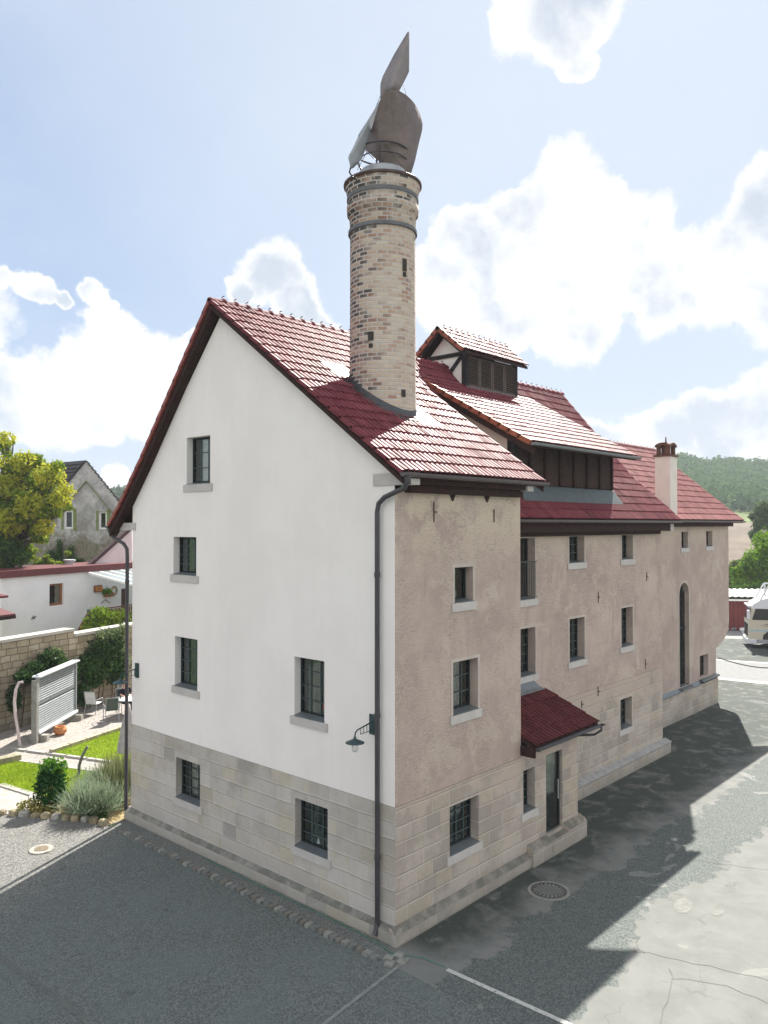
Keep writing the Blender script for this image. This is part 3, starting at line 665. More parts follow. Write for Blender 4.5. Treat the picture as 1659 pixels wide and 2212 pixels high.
# lead collar round the foot, following the slope, and sheets beside it
cv = []; cf = []
for k in range(seg+1):
    t = 2*math.pi*k/seg; c, s_ = math.cos(t), math.sin(t)
    for (rr, dz) in ((CHR+.015, .20), (CHR+.022, .03), (CHR+.16, .075), (CHR+.16, .04)):
        yy = CHY+rr*s_; cv.append((CHX+rr*c, yy, roofz(yy)+dz+.03))
for k in range(seg):
    for j in range(3): a = k*4+j; cf.append((a, a+4, a+5, a+1))
mk('chimney_flashing', cv, cf, LEAD, B_)
def slope_sheet(name, x0, x1, y0, y1, dz, m_, prof=PR_R):
    g = G(); g.prism([(x0, y0, prof_at(prof, y0)+dz), (x1, y0, prof_at(prof, y0)+dz), (x1, y1, prof_at(prof, y1)+dz), (x0, y1, prof_at(prof, y1)+dz)], (0, 0, -.03)); return g.out(name, m_, B_)
FLASHM = simple('bright_zinc_sheet', (.36, .37, .39), .5, .4, .2, .05, 3)
slope_sheet('flashing_sheet', 1.25, 2.05, 2.95, 3.55, .085, FLASHM); slope_sheet('flashing_sheet', 2.45, 3.28, 1.30, 2.5, .085, FLASHM)
# --- middle wing --------------------------------------------------
YM = 1.525; RZ = 13.42
PM_R = [(1.00, 8.33), (1.45, 8.77), (2.85, 9.98), (5.80, RZ)]
PM_L = [(10.6, 8.33), (10.15, 8.77), (8.75, 9.98), (5.80, RZ)]
M1T = (4.56, 7.10, 5.80, 7.85)  # tall door window partly behind the front wing
def pgx(x, y, yy): r = ray(x, y); return CAM+r*((yy-CAM.y)/r.y)
def zX(px, py): return pgx((1450+px/2.074)/1.35624, (1300+py/2.074)/1.35624, YM)
a = zX(243, 572); b = zX(243, 940); m1r = a.x; M1T = (m1r-.85, m1r, b.z, a.z)
a = zX(243, 1112); b = zX(243, 1397); M1M = (m1r-.9, m1r, b.z, a.z)
M2T = (9.61, 10.54, 7.04, 7.84); M3T = (13.10, 13.94, 7.03, 7.84); M2M = (9.61, 10.535, 4.08, 5.36); M3M = (13.04, 13.90, 4.13, 5.42); M3L = (12.91, 13.77, 1.43, 2.42)
facade('middle_wall', BEIGE, B_, 'y', YM, 4.54, 16.26, 3.05, 7.98, [M1T, M1M, M2T, M3T, M2M, M3M], depth=.36)
facade('middle_stone_wall', ASH_B, B_, 'y', YM-.012, 4.54, 16.272, .42, 3.05, [M3L], depth=.36)
for h in (M1M, M2T, M3T, M2M, M3M): window(B_, 'y', YM, *h, nu=3, nz=3 if h in (M2T, M3T) else 5, curtain=(.25, .5) if h is not M2T else (.0, .45), surround=SURR, depth=.24)
window(B_, 'y', YM, *M1T, nu=2, nz=1, curtain=(.0, .75), cu_col=simple('brown_curtain', (.20, .15, .13), .9, .1), surround=SURR, depth=.24)
window(B_, 'y', YM-.012, *M3L, nu=3, nz=4, surround=SURR, depth=.24)
g = G()
g.tube([(M1T[0], YM-.05, M1T[2]+1.05), (M1T[1]+.03, YM-.05, M1T[2]+1.05)], .014, 6); g.tube([(M1T[0], YM-.05, M1T[2]+.06), (M1T[1]+.03, YM-.05, M1T[2]+.06)], .012, 6)
for i in range(8): x = M1T[0]+.04+i*(M1T[1]-M1T[0]-.08)/7; g.tube([(x, YM-.05, M1T[2]+.06), (x, YM-.05, M1T[2]+1.05)], .008, 5)
g.out('window_railing', CAST, B_)
plinth('plinth', ([(7.48, YM-.24, -.1), (7.48, YM-.24, .36), (7.48, YM-.05, .44), (7.48, YM+.04, .44), (7.48, YM+.04, -.1)], (8.98, 0, 0)), ASH_B)
G().prism([(7.48, YM-.26, .365), (16.48, YM-.26, .365), (16.48, YM-.013, .455), (7.48, YM-.013, .455)], (0, 0, .035)).out('plinth_coping', COPE, B_)
facade('middle_end_wall', BEIGE, B_, 'x', 16.26, YM, 10.05, 0, 14, [], [lim((1.45, 8.77), (2.85, 9.98)), lim((2.85, 9.98), (5.8, RZ)), lim((8.75, 9.98), (5.8, RZ)), lim((10.15, 8.77), (8.75, 9.98))])
facade('middle_rear_wall', WHITE, B_, 'y', 10.05, 4.54, 16.26, 0, 8.3, [])
G().box(4.6, 16.2, YM-.36, YM-.02, 7.98, 8.24).out('fascia', WOOD, B_)
G().box(4.6, 15.9, YM-.14, YM+.05, 7.86, 7.979).out('wall_plate', WOOD, B_)
G().box(16.22, 16.5, 1.15, YM+.2, 7.96, 8.22).out('kneeler', SILL, B_)
for x, z, h in ((11.42, 5.9, .34), (15.0, 6.38, .3), (14.85, 3.35, .34), (11.35, 2.95, .30), (10.3, 2.72, .2)):
    anchor(x, z, YM-.012 if z > 3.05 else YM-.024, h)
DXa, DXb = 7.12, 13.10; DY = 1.86; DP = [(1.08, 10.42), (5.28, 12.80)]
dz_ = lambda y: DP[0][1]+(y-DP[0][0])*(DP[1][1]-DP[0][1])/(DP[1][0]-DP[0][0])
tile_roof('roof', B_, PM_R, 4.93, 16.62, TILE, uvoff=1, skip=lambda x, y: DXa+.1 < x < DXb-.1 and 1.9 < y < 5.0)
deck(B_, PM_R, 4.95, 16.55, .11); tile_roof('roof', B_, PM_L, 4.93, 16.62, TILE); deck(B_, PM_L, 4.95, 16.55, .11)
# raised strip of roof between the front wing and the dormer cheek
PF = [(1.95, 9.75), (5.75, 13.44)]
tile_roof('roof', B_, PF, 4.96, DXa-.05, TILE); deck(B_, PF, 4.98, DXa-.06, .5)
verge(B_, PM_R, 16.66, .08, TILE); barge(PM_R, 16.551, 16.62, .0, .2)
ridge_tiles(B_, 5.80, RZ+.02, 4.9, 16.65, TILE)
gutter(B_, 4.6, 16.75, .95, 8.33, .08)
# shed dormer
dm = G().box(DXa, DXb, DY, DY+.12, 9.22, 9.34).out('dormer', WOOD, B_)
G().box(DXa, DXb, DY-.02, DY+.14, 10.44, 10.62).out('dormer_head_beam', WOOD, dm)
PMf = lambda y: prof_at(PM_R, y)
n = 7; stp = (DXb-DXa)/n
for i in range(n+1):
    x = DXa+i*stp; G().box(x-.07 if i else x, x+.07 if i < n else x, DY-.05, DY+.12, 9.342, 10.438).out('dormer_post', WOOD, dm)
for i in range(n):
    x0, x1 = DXa+i*stp+.075, DXa+(i+1)*stp-.075; g = G(); k = 5; ww = (x1-x0)/k
    for j in range(k): g.box(x0+j*ww+.006, x0+(j+1)*ww-.006, DY+.02, DY+.05, 9.36, 10.42)
    g.box(x0, x1, DY+.051, DY+.07, 9.36, 10.43); g.out('shutter', WOODL, dm)
g = G(); g.prism([(DXa-.06, DY-.40, PMf(DY-.40)+.085), (DXa-.06, DY-.06, 9.30), (DXa-.06, DY+.0, 9.34), (DXa-.06, DY+.0, 9.0), (DXa-.06, DY-.2, 9.0)], (DXb-DXa+.1, 0, 0)); g.out('apron_flashing', simple('apron_metal', (.085, .105, .11), .6, .3), dm)
for (x, mm) in ((DXa, simple('cream_render', (.62, .54, .47), .88, .15, 0, .05, 3)), (DXb, WOOD)):
    g = G(); s_ = .03 if x == DXa else -.03
    g.prism([(x, DY+.13, PMf(DY+.13)-.1), (x, 5.2, PMf(5.2)-.1), (x, 5.2, dz_(5.2)-.14), (x, DY+.13, dz_(DY+.13)-.14)], (s_, 0, 0)); g.out('cheek_wall', mm, dm)
G().box(DXa-.04, DXa+.14, DY-.06, DY+.18, 9.2, 10.60).out('corner_post', TIMB, dm)
tile_roof('dormer_roof', dm, DP, 6.78, 13.30, TILE, course=.36); deck(dm, DP, 6.82, 13.26, .12)
g = G(); g.prism([(6.80, y, z-.07) for y, z in DP]+[(6.80, y, z-.30) for y, z in DP][::-1], (.18, 0, 0)); g.out('barge_board', WOOD, dm)
verge(dm, DP, 6.76, .10, TILE_O, course=.36); gutter(dm, 6.78, 13.42, 1.03, 10.42, .085, METAL)
# ridge lantern with louvres
LX0, LX1, LY0, LY1 = 9.10, 12.15, 4.98, 6.62
ln = G().box(LX0, LX1, LY0+.06, LY0+.10, 12.35, 13.8).out('lantern', DARK, B_)
LR = [(4.80, 13.82), (5.80, 14.66)]; LL = [(6.80, 13.82), (5.80, 14.66)]
tile_roof('lantern_roof', ln, LR, 8.74, 12.62, TILE, course=.33); tile_roof('lantern_roof', ln, LL, 8.74, 12.62, TILE, course=.33)
deck(ln, LR, 8.78, 12.58, .1); deck(ln, LL, 8.78, 12.58, .1); verge(ln, LR, 8.72, .08, TILE_O, course=.33); verge(ln, LL, 8.72, .08, TILE_O, course=.33)
g = G(); 
for pr in (LR, LL): g.prism([(8.76, y, z-.06) for y, z in pr]+[(8.76, y, z-.2) for y, z in pr][::-1], (.12, 0, 0))
g.out('barge_board', TIMB, ln)
ridge_tiles(ln, 5.80, 14.69, 8.70, 12.66, TILE, .33, .10)
for i in range(4):
    w_ = (LX1-LX0-.1)/4; x0 = LX0+.05+i*w_; g = G()
    g.box(x0+.02, x0+.08, LY0-.02, LY0+.05, 12.72, 13.72); g.box(x0+w_-.08, x0+w_-.02, LY0-.02, LY0+.05, 12.72, 13.72); g.box(x0+.08, x0+w_-.08, LY0-.02, LY0+.05, 12.72, 12.78); g.box(x0+.08, x0+w_-.08, LY0-.02, LY0+.05, 13.66, 13.72)
    for j in range(12):
        z = 12.82+j*.072; g.obox((x0+w_/2, LY0+.0, z), (1, 0, 0), (0, .8, .6), (0, -.6, .8), w_/2-.085, .035, .006)
    g.out('louvre', simple('louvre_timber', (.11, .085, .075), .7, .2, 0, .2, 12), ln)
G().box(LX0-.02, LX1+.02, LY0-.05, LY0+.04, 12.60, 12.71).out('lantern_flashing', METAL, ln)
for (x, y) in ((LX0, LY0), (LX1-.14, LY0), (LX0, LY1-.14), (LX1-.14, LY1-.14)): G().box(x-.01, x+.15, y-.03, y+.14, 12.4, 13.85).out('corner_post', TIMB, ln)
g = G(); g.prism([(LX0+.04, LY0+.02, 12.4), (LX0+.04, LY1-.02, 12.4), (LX0+.04, LY1-.02, 13.72), (LX0+.04, 5.8, 14.50), (LX0+.04, LY0+.02, 13.72)], (.06, 0, 0)); g.out('gable_infill', WHITE, ln)
g = G(); g.bar((LX0+.01, LY0, 13.78), (LX0+.01, LY1, 13.78), .08, .12)
g.bar((LX0+.012, LY0+.16, 13.70), (LX0+.012, 5.8, 13.02), .07, .11); g.bar((LX0+.014, LY1-.16, 13.70), (LX0+.014, 5.8, 13.02), .07, .11)
g.bar((LX0+.016, 5.80, 13.1), (LX0+.016, LY0+.0, 12.55), .07, .12)
g.out('timber_frame', TIMB, ln)
G().box(LX0+.15, LX1-.01, LY1-.06, LY1, 12.4, 13.8).out('rear_boarding', WOODL, ln); G().box(LX1-.05, LX1, LY0+.15, LY1-.15, 12.4, 13.8).out('end_boarding', WOODL, ln)
G().box(5.2, 15.9, YM+1.3, 9.6, .02, 8.2).out('interior_wall', DARK, B_)
g = G()
for z in (3.2, 5.75): g.box(4.7, 16.1, YM+.38, 9.7, z, z+.12)
g.out('interior_floor', DARK, B_)
# --- entrance bay canopy ------------------------------------------
g = G(); g.box(4.54, 7.26, -.012, .30, ZB, 2.86); g.out('entrance_lintel', ASH_B, B_)
facade('entrance_side_wall', ASH_B, B_, 'x', 7.26, -.012, YM, 0, 3.0, [], [(-.40, 1, 2.90)])
CP = [(-.42, 2.95), (1.22, 3.62)]
cn = deck(B_, CP, 4.56, 7.62, .10, WOOD, 'canopy'); tile_roof('canopy_roof', cn, CP, 4.56, 7.68, M_tile('dark_red_tile', (.085, .020, .024), (.12, .030, .032), .5), course=.44)
G().prism([(4.56, 1.12, 3.66), (4.56, YM-.01, 3.70), (4.56, YM-.01, 3.86), (4.56, 1.3, 3.70)], (3.0, 0, 0)).out('canopy_flashing', METAL, cn)
gutter(cn, 4.50, 7.78, -.49, 2.93, .06, PIPE)
G().box(4.50, 4.56, -.40, -.014, 2.70, 2.93).out('canopy_end_board', WOOD, cn)
G().tube([(7.66, -.49, 2.88), (7.66, -.49, 2.78), (7.55, -.35, 2.66), (7.36, .0, 2.62), (7.30, .10, 2.60)], .032, 8).out('downspout', PIPE, cn)
# --- far wing -----------------------------------------------------
YF = 3.0; FX = 27.5
PFR = [(2.52, 8.37), (3.1, 8.80), (7.0, 12.04)]; PFL = [(11.48, 8.37), (10.9, 8.80), (7.0, 12.04)]
AX0, AX1 = 21.52, 22.58
wsm = [(21.82, 22.52, 7.19, 7.88), (24.66, 25.40, 7.20, 7.89)]; wlow = (23.78, 24.80, 1.38, 2.36)
fc = [lim((3.1, 8.8), (7, 12.04)), lim((10.9, 8.8), (7, 12.04))]
facade('far_wall', BEIGE, B_, 'y', YF, 16.26, FX, 3.6, 8.10, wsm+[(AX0, AX1, 1.32, 5.71)], depth=.40, reveal=False)
facade('far_wall', BEIGE, B_, 'y', YF, 16.26, 25.75, 1.20, 3.6, [wlow, (AX0, AX1, 1.32, 5.18)], depth=.40, reveal=False)
# reveals and arched head
g = G()
for h in wsm+[wlow]:
    a, b, c, d = h; g = G()
    for q in ([(a, c), (a, d)], [(b, c), (b, d)], [(a, d), (b, d)], [(a, c), (b, c)]): g.raw([(q[0][0], YF, q[0][1]), (q[1][0], YF, q[1][1]), (q[1][0], YF+.4, q[1][1]), (q[0][0], YF+.4, q[0][1])], [(0, 1, 2, 3)])
    g.out('reveal', BEIGE, B_)
g = G()
for x in (AX0, AX1): g.raw([(x, YF, 1.32), (x, YF, 5.18), (x, YF+.4, 5.18), (x, YF+.4, 1.32)], [(0, 1, 2, 3)])
GA = g
ac, ar = (AX0+AX1)/2, (AX1-AX0)/2
# spandrels fill the rectangle above the springing except the half round
g = GA; K = 12; arc = [(ac-ar*math.cos(math.pi*k/K), 5.18+ar*math.sin(math.pi*k/K)) for k in range(K+1)]
for k in range(K):
    (xa, za), (xb, zb) = arc[k], arc[k+1]
    g.raw([(xa, YF, za), (xb, YF, zb), (xb, YF, 5.71), (xa, YF, 5.71)], [(0, 1, 2, 3)])
    g.raw([(xa, YF-.002, za), (xb, YF-.002, zb), (xb, YF+.4, zb), (xa, YF+.4, za)], [(0, 1, 2, 3)])
g.out('arch_reveal', BEIGE, B_)
g = G()
for k in range(K):
    a0, a1 = math.pi*k/K, math.pi*(k+1)/K; r1 = ar+.09
    g.prism([(ac-ar*math.cos(a0), YF-.012, 5.18+ar*math.sin(a0)), (ac-ar*math.cos(a1), YF-.012, 5.18+ar*math.sin(a1)), (ac-r1*math.cos(a1), YF-.012, 5.18+r1*math.sin(a1)), (ac-r1*math.cos(a0), YF-.012, 5.18+r1*math.sin(a0))], (0, .008, 0))
g.box(AX0-.09, AX0, YF-.012, YF-.004, 1.35, 5.18); g.box(AX1, AX1+.09, YF-.012, YF-.004, 1.35, 5.18); g.out('surround', SURR, B_)
af = G().box(AX0, AX1, YF+.22, YF+.225, 1.32, 5.72).out('window', GLASS, B_)
g = G()
for i in range(0, 5): x = AX0+(AX1-AX0)*i/4; g.box(x-.02, x+.02, YF+.19, YF+.215, 1.32, 5.7)
for j in range(1, 13): g.box(AX0, AX1, YF+.195, YF+.21, 1.32+j*.36-.012, 1.32+j*.36+.012)
g.box(AX0, AX1, YF+.17, YF+.215, 3.7, 3.8); g.out('glazing_bars', FRAME, af)
for h in wsm: window(B_, 'y', YF, *h, nu=2, nz=2, curtain=None, depth=.20)
window(B_, 'y', YF, *wlow, nu=2, nz=2, curtain=(.0, .35), depth=.22, sill=None)
cp = [(25.75, 2.5), (26.2, 2.58), (26.66, 2.71), (27.1, 2.95), (27.38, 3.22), (FX, 3.6)]
g = G()
for (xa, za), (xb, zb) in zip(cp, cp[1:]):
    g.raw([(xa, YF, za), (xb, YF, zb), (xb, YF, 3.6), (xa, YF, 3.6)], [(0, 1, 2, 3)])
    g.raw([(xa, YF, za), (xb, YF, zb), (FX, YF+FX-xb, zb), (FX, YF+FX-xa, za)], [(0, 3, 2, 1)])
    g.raw([(FX, YF+FX-xa, za), (FX, YF+FX-xb, zb), (FX, YF+FX-xb, 3.6), (FX, YF+FX-xa, 3.6)], [(0, 1, 2, 3)])
g.out('corner_corbel', BEIGE, B_)
G().raw([(25.75, YF, 0), (FX, 4.75, 0), (FX, 4.75, 2.5), (25.75, YF, 2.5)], [(0, 1, 2, 3)]).out('corner_wall', BEIGE, B_)
facade('far_gable_wall', BEIGE, B_, 'x', FX, YF, 11, 3.6, 14, [], fc); facade('far_gable_wall', BEIGE, B_, 'x', FX, 4.75, 11, 0, 3.6, [])
facade('far_rear_wall', BEIGE, B_, 'y', 11, 16.26, FX, 0, 8.4, [])
facade('far_plinth', ASH_B, B_, 'y', YF-.10, 16.3, 25.74, 0, 1.16, [])
G().raw([(25.74, YF-.10, 0), (FX+.02, 4.68, 0), (FX+.02, 4.68, 1.16), (25.74, YF-.10, 1.16)], [(0, 1, 2, 3)]).out('far_plinth', ASH_B, B_)
G().prism([(16.3, YF-.13, 1.13), (16.3, YF+.02, 1.20), (16.3, YF+.02, 1.32), (16.3, YF-.13, 1.18)], (AX0-16.45, 0, 0)).out('plinth_coping', SILLM, B_)
G().prism([(AX0-.1, YF-.18, 1.18), (AX0-.1, YF+.35, 1.26), (AX0-.1, YF+.35, 1.35), (AX0-.1, YF-.18, 1.26)], (AX1-AX0+.2, 0, 0)).out('sill', SILLM, B_)
G().prism([(AX1+.12, YF-.13, 1.13), (AX1+.12, YF+.02, 1.20), (AX1+.12, YF+.02, 1.32), (AX1+.12, YF-.13, 1.18)], (wlow[0]-.1-AX1-.14, 0, 0)).out('plinth_coping', SILLM, B_)
G().prism([(wlow[0]-.08, YF-.18, 1.24), (wlow[0]-.08, YF+.35, 1.32), (wlow[0]-.08, YF+.35, 1.40), (wlow[0]-.08, YF-.18, 1.32)], (25.8-wlow[0], 0, 0)).out('sill', SILLM, B_)
G().box(16.3, 27.3, YF-.30, YF-.004, 8.10, 8.30).out('fascia', WOOD, B_)
tile_roof('roof', B_, PFR, 16.64, 28.15, TILE_F, course=.44, ribh=.026); deck(B_, PFR, 16.62, 28.1, .11)
tile_roof('roof', B_, PFL, 16.64, 28.15, TILE_F, course=.44); deck(B_, PFL, 16.62, 28.1, .11)
verge(B_, PFR, 28.16, .07, TILE_O); ridge_tiles(B_, 7.0, 12.06, 16.7, 28.2, TILE_F); gutter(B_, 16.8, 28.2, 2.48, 8.36, .075)
G().tube([(16.36, 2.86, 8.1), (16.36, 2.86, .3)], .05, 8).out('downspout', GUT, B_)
G().box(20, 27, YF+1.6, 10, .02, 8.3).out('interior_wall', DARK, B_)
# white rendered chimney of the far wing
cx0, cx1, cy0, cy1 = 20.05, 20.75, 2.74, 3.38; CR = simple('cream_chimney_render', (.66, .60, .54), .85, .2, 0, .06, 3)
c2 = G().box(cx0, cx1, cy0, cy1, 8.4, 10.98).out('chimney', CR, B_)
CLAYM = simple('chimney_clay', (.12, .06, .045), .8, .2, 0, .4, 8, .5)
G().box(cx0-.05, cx1+.05, cy0-.05, cy1+.05, 10.982, 11.06).out('chimney_slab', CLAYM, c2)
g = G()
for sy in (cy0+.05, cy1-.19):
    for sx in (cx0+.03, cx1-.17): g.box(sx, sx+.14, sy, sy+.14, 11.062, 11.40)
mx, my = (cx0+cx1)/2, (cy0+cy1)/2
for k in range(6):
    a0, a1 = math.pi*k/6, math.pi*(k+1)/6
    for (ya, yb) in ((cy0-.01, cy0+.20), (cy1-.20, cy1+.01)):
        g.prism([(mx-.36*math.cos(a0), ya, 11.38+.18*math.sin(a0)), (mx-.36*math.cos(a1), ya, 11.38+.18*math.sin(a1)), (mx-.24*math.cos(a1), ya, 11.38+.08*math.sin(a1)), (mx-.24*math.cos(a0), ya, 11.38+.08*math.sin(a0))], (0, yb-ya, 0))
    for (xa, xb) in ((cx0-.012, cx0+.2), (cx1-.2, cx1+.012)):
        g.prism([(xa, my-.33*math.cos(a0), 11.385+.18*math.sin(a0)), (xa, my-.33*math.cos(a1), 11.385+.18*math.sin(a1)), (xa, my-.21*math.cos(a1), 11.385+.08*math.sin(a1)), (xa, my-.21*math.cos(a0), 11.385+.08*math.sin(a0))], (xb-xa, 0, 0))
g.out('chimney_arch', CLAYM, c2); G().lathe((mx, my, 11.5), [(.05, 0), (.07, .06), (.03, .12), (.025, .25), (.005, .34)], 10).out('finial', CLAYM, c2)

# ================================================================ FLAME SCULPTURE on the chimney
fs = thing('flame_sculpture', 'tall grey sheet metal flame sculpture standing on top of the round brick chimney', 'sculpture', (CHX, CHY, 16.6))
FD = 18.75
def zf(x, y): return (950+x/4.022)/1.35624, (50+y/4.022)/1.35624
def fp(x, y, d): X, Y = zf(x, y); return pt(X, Y, FD+d)
def plate(name, outline, dep, m_, th=.012):
    """curved plate: outline in picture-derived metres, dep(x,y) gives its bulge"""
    bm = bmesh.new(); vs = [bm.verts.new(fp(x, y, dep(x, y))) for x, y in outline]; f = bm.faces.new(vs)
    bmesh.ops.triangulate(bm, faces=[f]); bmesh.ops.subdivide_edges(bm, edges=bm.edges[:], cuts=3, use_grid_fill=True)
    inv = Matrix((RT, -UP, FW)); 
    for v in bm.verts:
        q = inv @ (v.co-CAM); px, py = q.x/q.z*CF+CW/2, q.y/q.z*CF+CH/2
        x, y = (px*1.35624-950)*4.022, (py*1.35624-50)*4.022; v.co = fp(x, y, dep(x, y))
    bmesh.ops.recalc_face_normals(bm, faces=bm.faces); me = bpy.data.meshes.new(name); bm.to_mesh(me); bm.free()
    me.polygons.foreach_set('use_smooth', [True]*len(me.polygons)); me.materials.append(m_)
    o = bpy.data.objects.new(name, me); COL.objects.link(o); o.parent = fs; o.matrix_parent_inverse = Matrix.Translation(-fs.location)
    md = o.modifiers.new('thickness', 'SOLIDIFY'); md.thickness = th; md.offset = 0; return o
import bisect
A_ = [(655,985),(680,930),(735,880),(790,856),(880,868),(960,915),(1030,980),(1080,1042),(1122,1130),(1150,1220),(1157,1265),(1150,1340),(1110,1500),(1068,1690),(1020,1850),(975,1895),(935,1935),(812,1815),(700,1700),(610,1640),(545,1590),(480,1560),(520,1440),(560,1320),(605,1160)]
plate('flame_sheet', A_, lambda x, y: .55*((x-760)/330.0)**2-.25+.25*(y-1400)/600, simple('flame_sheet_brown', (.15, .118, .108), .5, .4, .3, .25, 1.0, .1))
Bq = [(655,985),(625,1025),(600,1080),(500,1240),(400,1410),(330,1560),(292,1625),(285,1660),(300,1720),(312,1790),(340,1780),(400,1720),(445,1665),(480,1560),(520,1440),(560,1320),(605,1160)]
plate('flame_sheet', Bq, lambda x, y: .10-.9*(600-x)/300.0+.25*(y-1400)/600, STEELG)
Cq = [(985,170),(1000,185),(998,640),(975,690),(930,780),(880,875),(800,855),(735,880),(680,935),(662,960),(663,790),(690,700),(830,430)]
plate('flame_sheet', Cq, lambda x, y: .55+.35*abs((x-790)-(870-y)*.28)/150.0, STEEL)
g = G()
for x, y0, y1, d in ((618,1665,1830,.0),(655,1480,1830,.12),(690,1690,1830,-.1),(650,1270,1700,.2)): g.tube([fp(x, y0, d), fp(x, y1, d)], .022, 8)
g.out('support_post', PIPE, fs)
g = G(); hc = fp(640, 1760, 0); 
ring = [Vector((CHX+.62*math.cos(t), CHY+.62*math.sin(t), 17.08)) for t in [2*math.pi*k/40 for k in range(40)]]
g.tube(ring, .022, 8, closed=True)
ring2 = [Vector((CHX+.60*math.cos(t), CHY+.60*math.sin(t), 16.85)) for t in [2*math.pi*k/40 for k in range(40)]]
g.tube(ring2[8:34], .015, 6)
for k in range(0, 40, 10): a = ring[k+4]; g.tube([a, Vector((CHX+(a.x-CHX)*.8, CHY+(a.y-CHY)*.8, 16.55))], .014, 6)
g.tube([fp(310,1770,-.9), fp(296,1830,-.8), fp(330,1880,-.6), fp(385,1920,-.45)], .018, 6)
g.out('support_ring', PIPE, fs)
g = G()
for a, b, d0, d1 in (((500,1590),(390,1800),0,-.4),((660,930),(600,1080),.1,.1),((600,1080),(400,1400),.0,-.5),((925,790),(965,912),.5,.3),((700,1480),(935,1780),-.3,-.2),((480,1570),(620,1700),-.2,0)): g.tube([fp(*a, d0), fp(*b, d1)], .007, 5)
g.out('brace_cable', PIPE, fs)

# ================================================================ wall lamps
def wall_lamp(y, z, label, sgn=-1):
    t = thing('wall_lamp', label, 'wall lamp', (-.03, y, z), 'wall lamps on the gable'); g = G().box(-.045, -.002, y-.075, y+.075, z-.20, z+.20); g.out('wall_plate', DKGREEN, t)
    g = G(); g.tube([(-.04, y, z+.05), (-.36, y, z-.01), (-.46, y, z-.03), (-.52, y, z-.08), (-.53, y, z-.15)], .015, 8)
    g.tube([(-.04, y, z-.12), (-.38, y, z-.13)], .008, 6)
    for k in range(4): x = -.10-k*.09; g.tube([(x, y, z+.035-k*.018), (x, y, z-.125)], .007, 6)
    g.out('bracket', DKGREEN, t)
    G().lathe((-.53, y, z-.27), [(.19, 0), (.185, .012), (.10, .05), (.04, .075), (.025, .12)], 28).out('lamp_shade', DKGREEN, t)
    gm = mat('clear_lamp_glass', lambda T: T.add('ShaderNodeMixShader', {0: T.m('MULTIPLY_ADD', T.add('ShaderNodeFresnel', {0: 1.5}).outputs[0], 1.0, .18), 1: T.add('ShaderNodeBsdfTransparent', {0: (.95, .95, .95, 1)}), 2: T.add('ShaderNodeBsdfPrincipled', {'Base Color': (.8, .8, .8, 1), 'Roughness': .15})}))
    G().lathe((-.53, y, z-.275), [(.02, -.17), (.05, -.155), (.065, -.10), (.062, -.02), (.055, .0)], 18).out('glass_globe', gm, t, smooth=True)
wall_lamp(.58, 4.18, 'dark green gooseneck lamp on the white gable beside the near downspout')
wall_lamp(9.50, 4.17, 'dark green gooseneck lamp mounted at the garden end of the white gable')
def jug(x, y, z, label, k=1.0):
    t = thing('jug', label, 'jug', (x, y, z), 'white jugs on the window sill'); G().lathe((x, y, z), [(.045*k, 0), (.075*k, .06*k), (.07*k, .14*k), (.04*k, .20*k), (.05*k, .25*k), (.01, .24*k)], 16).out('body', WPAINT, t)
    G().tube([(x, y-.045*k, z+.21*k), (x, y-.11*k, z+.19*k), (x, y-.10*k, z+.10*k), (x, y-.065*k, z+.07*k)], .01, 6).out('handle', WPAINT, t)
jug(.30, 2.42, 1.16, 'taller white jug standing inside the lower right gable window', 1.35); jug(.30, 2.20, 1.16, 'smaller white jug right of the taller one in the lower gable window', 1.0)
t = thing('potted_flowers', 'red pot of flowers standing inside the upper right gable window', 'flower pot', (.30, 2.22, 4.02)); G().lathe((.30, 2.22, 4.02), [(.06, 0), (.09, .13), (.01, .12)], 16).out('pot', simple('red_glaze', (.55, .02, .03), .4, .4), t)
leaves('blossom', simple('red_petal', (.60, .015, .03), .7, .2), t, [((.30, 2.20, 4.26), (.10, .17, .11))], 220, .03, seed=71, shell=.2)
# ================================================================ GROUND DETAILS
sheet('gravel_strip', [(-.62, -.2), (-.12, -.2), (-.12, 9.9), (-.62, 9.72)], .004, M_gravel('fine_gravel', (.075, .08, .076), (.27, .28, .26), 55))
cbm = [simple('cobble_%s' % n, c, .85, .25, 0, .3, 8, .5) for n, c in (('grey', (.15, .16, .155)), ('pale', (.22, .225, .20)), ('brown', (.16, .15, .13)))]
y = -.15; i = 0
cob = []
while y < 9.3:
    L = rnd.uniform(.15, .22); x = -.665+rnd.uniform(-.012, .012); bm = bmesh.new(); bmesh.ops.create_cube(bm, size=1)
    for v in bm.verts: v.co = Vector((v.co.x*rnd.uniform(.15, .19), v.co.y*(L-.025), v.co.z*.11)) + Vector((rnd.uniform(-.01, .01), rnd.uniform(-.01, .01), rnd.uniform(-.006, .006)))
    bmesh.ops.bevel(bm, geom=bm.edges[:], offset=.014, segments=2, affect='EDGES')
    me = bpy.data.meshes.new('cobble_stone'); bm.to_mesh(me); bm.free(); uv_box(me); me.materials.append(cbm[i % 3]); o = bpy.data.objects.new('cobble_stone', me); COL.objects.link(o)
    o.location = (x, y+L/2, .012+rnd.uniform(-.008, .012)); o.rotation_euler = (0, 0, rnd.uniform(-.08, .08))
    tag(o, '%s cobble edging the gravel strip, %s' % (('grey', 'pale grey', 'brownish')[i % 3], 'close to the near building corner' if y < 1.7 else 'below the lower right gable window' if y < 3.2 else 'midway along the white gable' if y < 6.3 else 'below the lower left gable window' if y < 7.8 else 'at the garden end of the gable'), 'cobblestone', 'cobbles edging the gravel strip'); y += L; i += 1
